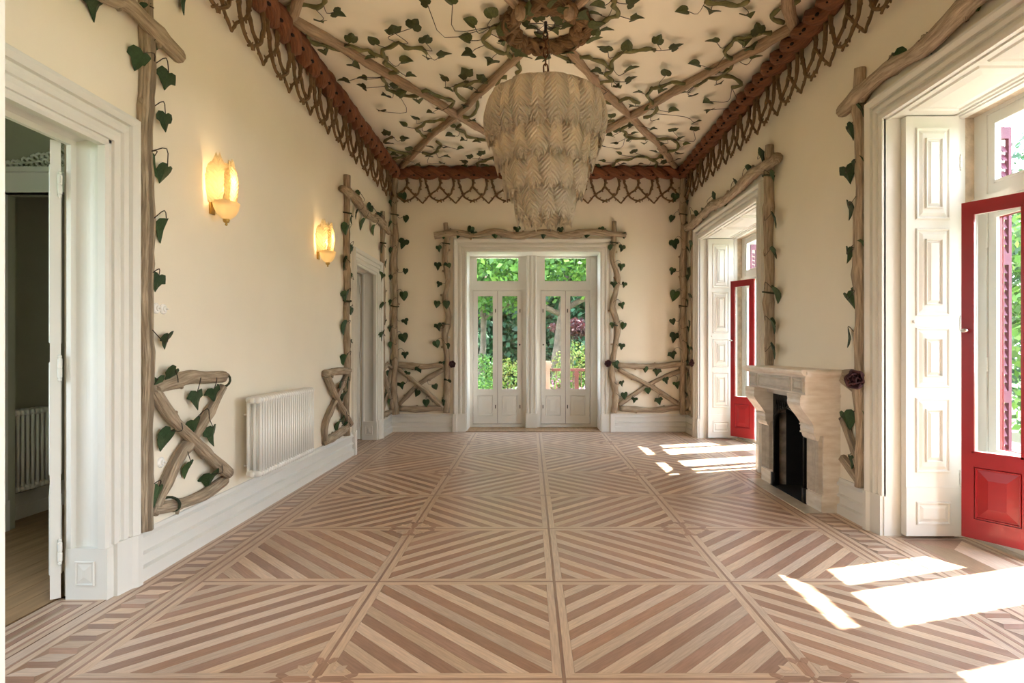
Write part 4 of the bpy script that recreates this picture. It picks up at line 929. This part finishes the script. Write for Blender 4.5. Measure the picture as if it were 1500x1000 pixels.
# ------------------------------------------------------------------ chandelier of leaf-shaped glass
CH = Vector((XC, 5.28, 0))
ch = thing('chandelier', (CH.x, CH.y, ZC - .02), 'large tiered chandelier of milky leaf-shaped glass hanging from a rusty chain', 'chandelier')
def glass_leaf(name, w, h, bow, matn, seed, nu=8, nv=12, serr=.12, point=.35, flare=0.0):
    # local: x across, z down from 0 to -h, bows outwards along +y; UV x -.5...5, y 0..1
    rg = random.Random(seed); vs = []; uv = []
    for j in range(nv + 1):
        v = j / nv
        wid = w * (.84 + .16 * math.sin(PI * min(1, v * 1.1))) * (1 if v < .82 else (1 - ((v - .82) / .18) ** 2 * .30))
        wid *= 1 + (.05 if j % 2 else -.02) * (1 if v > .5 else .3)
        for i in range(nu + 1):
            u = i / nu - .5
            z = -h * v + (h * point * abs(u) ** 1.4 * v ** 3 * 1.3) + (serr * h * .16 * math.sin(i * 2.3 + seed) * v ** 6)
            y = bow * math.sin(PI * (v * .74 + .12)) - .45 * wid * u * u + .0025 * math.sin((abs(u) * -2 + v * 9) * 6) + flare * v
            vs.append((u * wid, y, z)); uv.append((u, v))
    m = nu + 1; fs = [(j * m + i, j * m + i + 1, (j + 1) * m + i + 1, (j + 1) * m + i) for j in range(nv) for i in range(nu)]
    o = len(vs); vs += [(x, y - .008, z) for x, y, z in vs]; uv += uv
    edge = list(range(m)) + [j * m + nu for j in range(1, nv + 1)] + [nv * m + i for i in range(nu - 1, -1, -1)] + [j * m for j in range(nv - 1, 0, -1)]
    ne = len(edge)
    fs += [tuple(o + q for q in f[::-1]) for f in fs] + [(edge[i], o + edge[i], o + edge[(i + 1) % ne], edge[(i + 1) % ne]) for i in range(ne)]
    mb = MB(); mb.add(vs, fs, uv); return mb.mesh(name, [matn], True)
tiers = [(.455, 3.545, .43, 22, .085), (.385, 3.31, .42, 18, .07), (.31, 3.08, .42, 15, .065), (.215, 2.85, .42, 11, .055)]
rg = random.Random(4)
for r, zt, h, n, bow in tiers:
    me = [glass_leaf('glass_leaf', 2 * PI * (r + bow) / n * 1.36, h, bow, 'leaf_glass', s_, point=.26, serr=.5) for s_ in (1, 2)]
    for k in range(n):
        a = 2 * PI * k / n + (0 if r > .38 else .2); out = .012 * (k % 2)
        M = Matrix.Translation((CH.x + (r + out) * math.cos(a), CH.y + (r + out) * math.sin(a), zt + rg.uniform(-.008, .008))) @ Matrix.Rotation(a - PI / 2, 4, 'Z')
        put('glass_leaf', me[k % 2], ch, M)
    mb = MB(); mb.tube([(CH.x + (r - .012) * math.cos(a), CH.y + (r - .012) * math.sin(a), zt - .03) for a in [2 * PI * q / 32 for q in range(33)]], .008, 6); part('ring', mb, 'brass', ch)
mb = MB()
for q in range(4):
    a = q * PI / 2; mb.tube([(CH.x, CH.y, 3.62), (CH.x + .46 * math.cos(a), CH.y + .46 * math.sin(a), 3.5)], .007, 6)
mb.tube([(CH.x, CH.y, 3.64), (CH.x, CH.y, 2.76)], .014, 8)
for r, zt, h, n, bow in tiers[1:]:
    for q in range(3):
        a = q * 2.094; mb.tube([(CH.x, CH.y, zt - .03), (CH.x + r * math.cos(a), CH.y + r * math.sin(a), zt - .03)], .006, 6)
part('armature', mb, 'brass', ch)
lk = MB(); pts = []
for k in range(15):
    a = 2 * PI * k / 14; pts.append((.019 * math.cos(a), 0, .028 * math.sin(a) + (.016 if math.sin(a) > 0 else -.016)))
lk.tube(pts, .0068, 6); lme = lk.mesh('chain_link', ['rust'], True)
cn = None; z = 3.66; k = 0
while z < ZC - .11:
    put('chain_link', lme, ch, Matrix.Translation((CH.x, CH.y, z)) @ Matrix.Rotation(PI / 2 * (k % 2), 4, 'Z')); z += .072; k += 1
mb = MB(); mb.tube([(CH.x, CH.y, ZC), (CH.x, CH.y, ZC - .09)], .014, 8); mb.tube([(CH.x, CH.y, ZC - .085), (CH.x + .02, CH.y, ZC - .11), (CH.x, CH.y, ZC - .135), (CH.x - .02, CH.y, ZC - .115)], .007, 6); mb.tube([(CH.x, CH.y, ZC - .09), (CH.x + .03, CH.y + .02, ZC - .2), (CH.x + .028, CH.y + .02, ZC - .45), (CH.x, CH.y, 3.62)], .003, 5)
part('hook', mb, 'dark_metal', ch)
pl = bpy.data.lights.new('chandelier_warm_fill', 'POINT'); pl.energy = 6; pl.color = (1, .70, .40); pl.shadow_soft_size = .12  # added warm fill inside the chandelier, which is not lit itself
po = bpy.data.objects.new('chandelier_warm_fill', pl); COL.objects.link(po); po.location = (CH.x, CH.y, 3.30)

# ------------------------------------------------------------------ wall lamps
for y, z, lab in ((4.16, 2.40, 'lit wall lamp of leaf-shaped glass on the wall above the near end of the radiator'), (6.24, 2.40, 'lit wall lamp of leaf-shaped glass between the radiator and the far left door')):
    t = thing('wall_lamp', (XL, y, z - .14), lab, 'wall lamp')
    for k, (a, hh, ww) in enumerate(((-1.25, .34, .155), (1.25, .33, .155), (0, .31, .19))):
        me = glass_leaf('glass_leaf', ww, hh, .03, 'lamp_glass', k + 5, point=.5, serr=.5)
        M = Matrix.Translation((XL + .062 + .075 * math.cos(a), y + .075 * math.sin(a), z - .075)) @ Matrix.Rotation(a - PI / 2, 4, 'Z') @ Matrix.Rotation(PI, 4, 'Y')
        put('glass_leaf', me, t, M)
    mb = MB(); mb.lathe([(.012, -.150), (.040, -.135), (.065, -.11), (.085, -.07), (.094, -.03), (.087, -.03), (.06, -.075), (.01, -.12)], (XL + .105, y, z - .03), 20, lambda p: Vector((p.x * .9, p.y * 1.1, p.z)))
    part('glass_cup', mb, 'lamp_glass', t, smooth=True)
    mb = MB(); mb.lathe([(.003, -.19), (.010, -.182), (.006, -.172), (.018, -.165), (.024, -.150), (.02, -.14)], (XL + .105, y, z - .03), 12); part('finial', mb, 'brass', t, smooth=True)
    mb = MB(); mb.box(XL, XL + .012, y - .03, y + .03, z - .14, z - .04); mb.tube([(XL + .01, y, z - .06), (XL + .105, y, z - .06), (XL + .105, y, z - .02)], .008, 6); part('bracket', mb, 'brass', t)
    mb = MB(); mb.lathe([(.012, -.03), (.014, .0), (.022, .03), (.022, .05), (.010, .07), (.002, .074)], (XL + .105, y, z + .0), 12); bl = part('bulb', mb, 'bulb_on', t, smooth=True) if 'bulb_on' in MATS else None
    if bl is None:
        mat('bulb_on', (1, .8, .5), .5, emit=((1, .75, .42), 22)); bl = part('bulb', mb, 'bulb_on', t, smooth=True)
    pl = bpy.data.lights.new('wall_lamp_bulb', 'POINT'); pl.energy = 1.4; pl.color = (1, .68, .36); pl.shadow_soft_size = .06
    po = bpy.data.objects.new('wall_lamp_bulb', pl); COL.objects.link(po); po.location = (XL + .15, y, z + .10)

# ------------------------------------------------------------------ radiators
def radiator(label, base, n, h, axis, normal, cols=3, pitch=.045):
    # base: bottom centre of the first section at the wall-side column; axis: along the wall; normal: into the room
    A, N = Vector(axis), Vector(normal); t = thing('radiator', Vector(base) - Vector((0, 0, base[2])) + A * pitch * n / 2, label, 'radiator')
    mb = MB(); dep = .045
    for c in range(cols):
        p = N * dep * c; mb.tube([p + Vector((0, 0, .03)), p + Vector((0, 0, h - .03))], .0125, 8)
    for z in (0, h - .05):
        q = [Vector((0, 0, z + .025)) + N * (dep * (cols - 1) * k / 6) for k in range(7)]
        mb.tube([q[0] - N * .012] + q + [q[-1] + N * .012], [.014, .026, .027, .027, .027, .027, .027, .026, .014], 10)
    me = mb.mesh('section', ['radiator_paint'], True)
    for k in range(n): put('section', me, t, Matrix.Translation(Vector(base) + A * pitch * (k + .5)))
    for z in (.025, h - .025):
        m2 = MB(); mid = Vector(base) + N * dep * (cols - 1) / 2 + Vector((0, 0, z)); m2.tube([mid - A * .006, mid, mid + A * pitch * n, mid + A * (pitch * n + .006)], [.018, .020, .020, .018], 12); part('header', m2, 'radiator_paint', t, smooth=True)
        m2 = MB(); m2.tube([mid - A * .022, mid - A * .018, mid - A * .004], [.014, .021, .022], 12); part('end_plug', m2, 'radiator_paint', t, smooth=True)
    m2 = MB()
    for f in (.15, .85):
        p = Vector(base) + A * pitch * n * f; m2.tube([p + Vector((0, 0, h * .75)) + N * .01, p + Vector((0, 0, h * .75)) - N * (.001 + abs(BRK))], .008, 6)
        m2.tube([p + Vector((0, 0, .06)) + N * .01, p + Vector((0, 0, .06)) - N * (.001 + abs(BRK))], .008, 6)
    part('bracket', m2, 'radiator_paint', t)
    return t
BRK = .10
radiator('long white column radiator under the wall lamps', (-2.125, 4.46, .355), 25, .605, (0, 1, 0), (1, 0, 0), 3)
mb = MB(); 
BRK = .06
rp_ = radiator('short white column radiator on the passage wall seen through the near left door', (PX + .065, 4.44, .24), 8, .62, (0, 1, 0), (1, 0, 0), 3)

# ------------------------------------------------------------------ marble fireplace
fp = thing('fireplace', (XR, 5.39, 0), 'carved marble fireplace with scrolled corbels and sooty cast iron hearth', 'fireplace')
X0, X1 = 2.335, XR       # front of the jambs, wall
J = [(4.80, 5.04), (5.79, 6.02)]
for y0, y1 in J:
    c = (y0 + y1) / 2; HW = (y1 - y0) / 2 - .02
    mb = MB(); mb.box(X0 + .03, X1, y0, y1, .14, .94); mb.box(X0 + .005, X1, y0 - .012, y1 + .012, 0, .13); mb.box(X0 + .015, X1, y0 - .006, y1 + .006, .13, .145)
    part('jamb', mb, 'marble', fp)
    # fluted front
    pr = [(-HW, 0)] + [(-HW + 2 * HW * k / 32, .006 + .030 * abs(math.cos(PI * k / 32 * 4.0))) for k in range(33)] + [(HW, 0)]
    part('fluting', MB().prism(pr, lambda u, t_, z: (X0 + .032 - t_, c + u, z), .145, .62), 'grey_shaded_marble', fp)
    # scrolled corbel
    prof = [(X1 - .001, .94), (2.180, .94), (2.172, .925), (2.176, .905), (2.172, .885), (2.176, .86), (2.19, .83), (2.212, .80), (2.24, .765), (2.262, .735), (2.280, .705), (2.288, .685), (2.283, .665), (2.286, .64), (2.295, .615), (2.302, .59), (2.313, .575), (2.327, .585), (2.335, .62), (X1 - .001, .62)]
    part('corbel', MB().prism(prof[::-1], lambda x, z, y: (x, y, z), y0 - .001, y1 + .001), 'marble', fp)
    mb = MB(); mb.box(2.175, X1, y0 - .01, y1 + .01, .932, .95)
    part('corbel_cap', mb, 'marble', fp)
    for z in (.69, .625): part('corbel_band', MB().box(2.276 + (.69 - z) * .08, X0 + .03, y0 - .004, y1 + .004, z - .006, z + .006), 'marble', fp)
mb = MB(); mb.box(2.215, X1, 4.80, 6.02, .95, 1.095); 
part('frieze', mb, 'marble', fp)
for u0, u1 in ((4.82, 5.02), (5.06, 5.77), (5.81, 6.0)):
    mb = MB(); fn = lambda u, t_, z: (2.2145 - t_, u, z); raised_panel(mb, fn, u0, u1, .962, 1.085, .012, .012, .012); part('frieze_panel', mb, 'grey_shaded_marble', fp)
part('lintel', MB().box(2.30, X1, 5.04, 5.79, .90, .95), 'grey_shaded_marble', fp)
sh = [(X1, 1.095), (2.20, 1.095), (2.19, 1.105), (2.172, 1.112), (2.165, 1.125), (2.158, 1.135), (2.160, 1.148), (2.17, 1.153), (X1, 1.153)]
mb = MB(); mb.prism(sh[::-1], lambda x, z, y: (x, y, z), 4.745, 6.075); part('shelf', mb, 'marble', fp)
mb = MB(); mb.box(2.20, X1, 4.73, 6.09, 1.112, 1.140); part('shelf_moulding', mb, 'marble', fp)
# iron insert: dark side pieces, arch ornament and chamber
mb = MB()
for a, b in ((5.041, 5.09), (5.74, 5.789)): mb.box(2.36, 2.40, a, b, 0, .90)
mb.box(2.36, 2.40, 5.09, 5.74, .80, .90)
part('iron_surround', mb, 'iron', fp)
mb = MB()
for sg in (-1, 1):
    c = 5.415
    mb.tube([(2.35, c + sg * .315, .06), (2.35, c + sg * .315, .58), (2.35, c + sg * .29, .68), (2.35, c + sg * .19, .75), (2.35, c, .785)], .014, 7)
    for k in range(5):
        a = k * .5; mb.tube([(2.34, c + sg * (.24 - .05 * k), .72 + .02 * k), (2.33, c + sg * (.21 - .05 * k), .79), (2.34, c + sg * (.25 - .05 * k), .83), (2.345, c + sg * (.27 - .05 * k), .79)], [.012, .01, .008, .006], 6)
    mb.box(2.33, 2.37, c + sg * .33 - .03, c + sg * .33 + .03, 0, .13)
part('iron_arch', mb, 'iron', fp, smooth=True)
CX = XR + .40
mb = MB(); mb.box(CX, CX + .012, 5.04, 5.79, .012, .93); part('fireback', mb, 'soot', fp)
mb = MB(); mb.frustum([(2.41, 5.768, .012), (2.47, 5.75, .012), (2.47, 5.762, .012), (2.41, 5.78, .012)], [(2.41, 5.768, .7), (2.47, 5.75, .7), (2.47, 5.762, .7), (2.41, 5.78, .7)]); part('ash_plate', mb, 'ash_plate', fp)
mb = MB(); mb.frustum([(2.471, 5.75, .012), (CX, 5.62, .012), (CX, 5.632, .012), (2.471, 5.762, .012)], [(2.471, 5.75, .8), (CX, 5.62, .8), (CX, 5.632, .8), (2.471, 5.762, .8)]); part('side_plate', mb, 'soot', fp)
mb = MB(); mb.frustum([(2.41, 5.06, .012), (CX, 5.16, .012), (CX, 5.172, .012), (2.41, 5.072, .012)], [(2.41, 5.06, .8), (CX, 5.16, .8), (CX, 5.172, .8), (2.41, 5.072, .8)]); part('side_plate', mb, 'soot', fp)
part('hood', MB().frustum([(2.41, 5.05, .80), (CX, 5.05, .70), (CX, 5.78, .70), (2.41, 5.78, .80)], [(2.41, 5.05, .82), (CX, 5.05, .72), (CX, 5.78, .72), (2.41, 5.78, .82)]), 'soot', fp)
part('hearth', MB().box(2.33, CX + .01, 5.04, 5.79, -.004, .010), 'soot', fp)
mb = MB(); mb.box(2.20, X0 + .01, 4.77, 6.05, -.01, .006); part('hearthstone', mb, 'grey_shaded_marble', fp)
mb = MB()
for k in range(7): mb.box(2.62, 2.66, 5.2 + k * .06, 5.212 + k * .06, .02, .16)
mb.box(2.615, 2.665, 5.17, 5.61, .145, .165); mb.box(2.615, 2.665, 5.17, 5.61, .012, .03); part('grate', mb, 'iron', fp)
# ------------------------------------------------------------------ garden
part('ground_terrace', MB().box(-6, 9, YO + .06, 13.2, -.3, -.12), 'terrace', kind='structure')
part('ground_path', MB().box(XO + .06, 7.5, -8, YO + .06, -.3, -.12), 'terrace', kind='structure')
part('ground_lawn', MB().box(-40, 50, -30, 60, -.5, -.32), 'lawn', kind='structure')
def leafcloud(blobs, n, size, cols, seed, hollow=.55):
    # blobs: (cx,cy,cz,rx,ry,rz); n leaves in all, spread by volume, more of them near the surface
    g = np.random.default_rng(seed); B = np.array(blobs, float); vol = B[:, 3] * B[:, 4] * B[:, 5]; idx = g.choice(len(B), n, p=vol / vol.sum())
    d = g.normal(size=(n, 3)); d /= np.linalg.norm(d, axis=1)[:, None]; r = (hollow ** 3 + (1 - hollow ** 3) * g.random(n)) ** (1 / 3) * g.uniform(.85, 1.12, n)
    c = B[idx, :3] + d * r[:, None] * B[idx, 3:]
    a = g.normal(size=(n, 3)); a /= np.linalg.norm(a, axis=1)[:, None]; a[:, 2] -= .4
    nrm = d * .6 + g.normal(size=(n, 3)) * .5; b = np.cross(nrm, a); b /= np.linalg.norm(b, axis=1)[:, None] + 1e-9; a = np.cross(b, nrm); a /= np.linalg.norm(a, axis=1)[:, None] + 1e-9
    s = size * g.uniform(.6, 1.3, n)[:, None]; f = np.cross(a, b)
    V = np.stack([c, c + a * s * .5 + b * s * .33 + f * s * .08, c + a * s * 1.1, c + a * s * .5 - b * s * .33 + f * s * .08], 1).reshape(-1, 3)
    me = bpy.data.meshes.new('foliage'); me.vertices.add(4 * n); me.vertices.foreach_set('co', V.ravel())
    me.loops.add(4 * n); me.loops.foreach_set('vertex_index', np.arange(4 * n)); me.polygons.add(n); me.polygons.foreach_set('loop_start', np.arange(n) * 4); me.polygons.foreach_set('loop_total', np.full(n, 4))
    me.update(); me.validate(); me.materials.append(MATS['foliage'])
    C = np.array(cols, float)[g.integers(0, len(cols), n)] * g.uniform(.7, 1.3, n)[:, None]
    ca = me.color_attributes.new('tone', 'FLOAT_COLOR', 'CORNER'); ca.data.foreach_set('color', np.concatenate([np.repeat(C, 4, 0), np.ones((4 * n, 1))], 1).astype(np.float32).ravel())
    return me
G1 = [(.09, .20, .035), (.15, .29, .05), (.06, .14, .03)]; G2 = [(.03, .075, .032), (.045, .105, .05)]; G3 = [(.20, .26, .045), (.13, .22, .04), (.24, .23, .06)]; G4 = [(.07, .018, .022), (.05, .014, .018)]
def tree(name, label, base, trunk, blobs, n, size, cols, seed, cat='tree', group=None, hollow=.5, tr=.12):
    t = thing(name, base, label, cat, group); rg = random.Random(seed)
    for k, pts in enumerate(trunk):
        mb = MB(); branch(mb, pts, tr if k == 0 else tr * .55, rg, .3, False, 8, .25, .6); part('trunk' if k == 0 else 'bough', mb, 'trunk', t, smooth=True)
    put('foliage', leafcloud(blobs, n, size, cols, seed, hollow), t, kind='stuff')
    return t
GZ = -.32
tree('plane_tree', 'tall tree with a leaning dark trunk and wide crown behind the stone post', (.95, 15.5, GZ), [[(.70, 15.5, GZ), (.66, 15.5, 1.0), (.82, 15.4, 2.2), (.95, 15.3, 3.2)], [(.8, 15.4, 2.3), (1.5, 15.2, 2.65), (2.6, 15, 2.9)], [(.8, 15.4, 2.2), (.2, 15.2, 2.5), (-.4, 15, 2.9)]],
     [(.6, 15.0, 3.6, 1.9, 1.5, 1.0), (2.3, 15, 3.7, 1.5, 1.3, 1.0), (1.2, 15.5, 4.8, 2.4, 1.8, 1.2)], 9000, .15, G1, 1, tr=.14)
tree('plane_tree', 'tall tree with a straight pale trunk behind the rounded green bush', (-1.45, 17, GZ), [[(-1.40, 17, GZ), (-1.36, 17, 1.6), (-1.3, 17, 3.4)], [(-1.3, 17, 2.2), (-.4, 16.8, 2.7), (.1, 16.6, 3.0)]],
     [(-1.2, 16.5, 3.5, 2.0, 1.5, 1.2), (-2.6, 17, 3.6, 1.6, 1.3, 1.3), (-.7, 17, 4.9, 2.4, 1.7, 1.3)], 9000, .16, G1, 2, tr=.11)
for k, (x, y, w_, h_) in enumerate(((-4.5, 23, 3.0, 3.2), (-.8, 25, 3.2, 3.6), (3.2, 24, 3.0, 3.4))):
    tree('hedge_tree', 'dark evergreen tree at the back of the garden ' + ('behind the pale trunk', 'between the two tall trees', 'behind the red leaved shrub')[k], (x, y, GZ), [[(x, y, GZ), (x, y, 1.5)]], [(x, y, 1.5, w_, 1.2, 2.2), (x + .5, y, 3.6, w_ * .9, 1.2, h_ * .7)], 16000, .30, G2, 30 + k, hollow=.55, tr=.2)
tree('red_shrub', 'dark red leaved shrub in front of the evergreens', (1.35, 19, GZ), [[(1.35, 19, GZ), (1.35, 19, 1.7)]], [(1.35, 19, 2.0, .75, .6, .28)], 900, .12, G4, 8, 'shrub', tr=.05)
bushes = [(-1.15, 13.4, .25, .55, .5, .5, G1, 'rounded green bush beside the clipped hedge'), (-.55, 14.6, .55, .6, .5, .55, G3, 'yellow green bush between the tall trees'), (-1.35, 14.8, .75, .6, .5, .5, G1, 'loose green bush behind the rounded bush'), (-.35, 13.9, .05, .5, .45, .35, [(.45, .42, .28), (.22, .30, .08), (.5, .48, .36)], 'low pale flowering bush near the terrace edge'),
          (1.05, 14.2, .75, .55, .45, .75, G3, 'tall yellow green bush behind the red railing'), (1.6, 13.8, .3, .5, .45, .55, G1, 'green bush beside the red railing'), (.62, 13.7, .25, .38, .35, .45, [(.14, .26, .05), (.5, .2, .32), (.2, .3, .07)], 'pink flowering bush beside the stone post'), (1.15, 13.5, .15, .4, .35, .35, [(.55, .25, .38), (.14, .26, .05)], 'low pink flowering bush under the red railing')]
for k, (x, y, z, rx, ry, rz, cl, lab) in enumerate(bushes):
    tree('garden_bush', lab, (x, y, GZ), [[(x, y, GZ), (x, y, max(z, .1))]], [(x, y, z, rx, ry, rz), (x, y, (z - rz + GZ) / 2, rx * .8, ry * .8, max(.12, (z - rz - GZ) / 2 + .15))], 1700, .075, cl, 50 + k, 'bush', hollow=.6, tr=.03)
# clipped hedge block
tree('clipped_hedge', 'clipped green hedge block at the edge of the terrace', (-1.0, 12.9, GZ), [[(-1.0, 12.9, GZ), (-1.0, 12.9, .1)]], [(-1.0 + .12 * i, 12.9, .0 + .12 * j, .11, .2, .11) for i in range(-2, 3) for j in range(-2, 3)], 2200, .05, [(.2, .36, .07), (.14, .28, .05)], 71, 'hedge', hollow=.4, tr=.03)
# stone balustrade post and iron railing on the terrace
t = thing('balustrade_post', (.30, 11.4, -.12), 'pinkish stone post with a moulded cap on the terrace', 'post')
part('shaft', MB().box(.235, .375, 11.33, 11.47, -.12, .95), 'pink_stone', t)
mb = MB(); mb.box(.215, .395, 11.31, 11.49, .95, 1.0); mb.box(.20, .41, 11.295, 11.505, 1.0, 1.05); mb.box(.225, .385, 11.32, 11.48, 1.05, 1.09); part('cap', mb, 'pink_stone', t)
part('base', MB().box(.21, .40, 11.305, 11.495, -.12, .06), 'pink_stone', t)
for x in (.27, .305, .34): part('flute', MB().box(x - .008, x + .008, 11.322, 11.33, .12, .9), 'pink_stone', t)
t = thing('railing', (.98, 11.9, -.12), 'red brown iron railing on the terrace beside the stone post', 'railing')
part('handrail', MB().box(.42, 2.6, 11.86, 11.94, .88, .93), 'red_iron', t); part('bottom_rail', MB().box(.42, 2.6, 11.88, 11.92, .02, .06), 'red_iron', t)
for x in (.92, 1.75, 2.5):
    mb = MB(); mb.box(x - .04, x + .04, 11.86, 11.94, -.12, .88); mb.box(x - .055, x + .055, 11.845, 11.955, .80, .84); part('post', mb, 'red_iron', t)
for k in range(12):
    x = .52 + k * .165
    mb = MB(); mb.tube([(x, 11.9, .05), (x, 11.9, .89)], .008, 6); part('bar', mb, 'red_iron', t)
# trees seen past the windows on the right
side = [(6.9, 6.9, 1.4, 1.2, 1.2, 1.8, G1, 'light green tree outside the near window'), (8.6, 9.6, 2.2, 1.6, 1.6, 2.2, G2, 'dark blue green tree outside behind the near window tree'), (9.2, 12.6, 2.4, 1.8, 1.8, 2.5, G1, 'broad green tree outside beyond the window trees'), (6.4, 13.4, 1.4, 1.2, 1.2, 1.9, G3, 'yellow green tree outside the far window'), (5.9, 17.0, 1.6, 1.6, 1.5, 2.0, G2, 'dark tree outside beyond the far window')]
for k, (x, y, z, rx, ry, rz, cl, lab) in enumerate(side):
    tree('garden_tree', lab, (x, y, GZ), [[(x, y, GZ), (x + .1, y, z), (x, y, z + rz * .5)], [(x, y, z * .6), (x - rx * .5, y + .2, z + .3)]], [(x, y, z, rx, ry, rz), (x - .3, y + .4, z + rz * .6, rx * .8, ry * .8, rz * .6)], 5000, .13, cl, 90 + k, 'tree', hollow=.5, tr=.1)
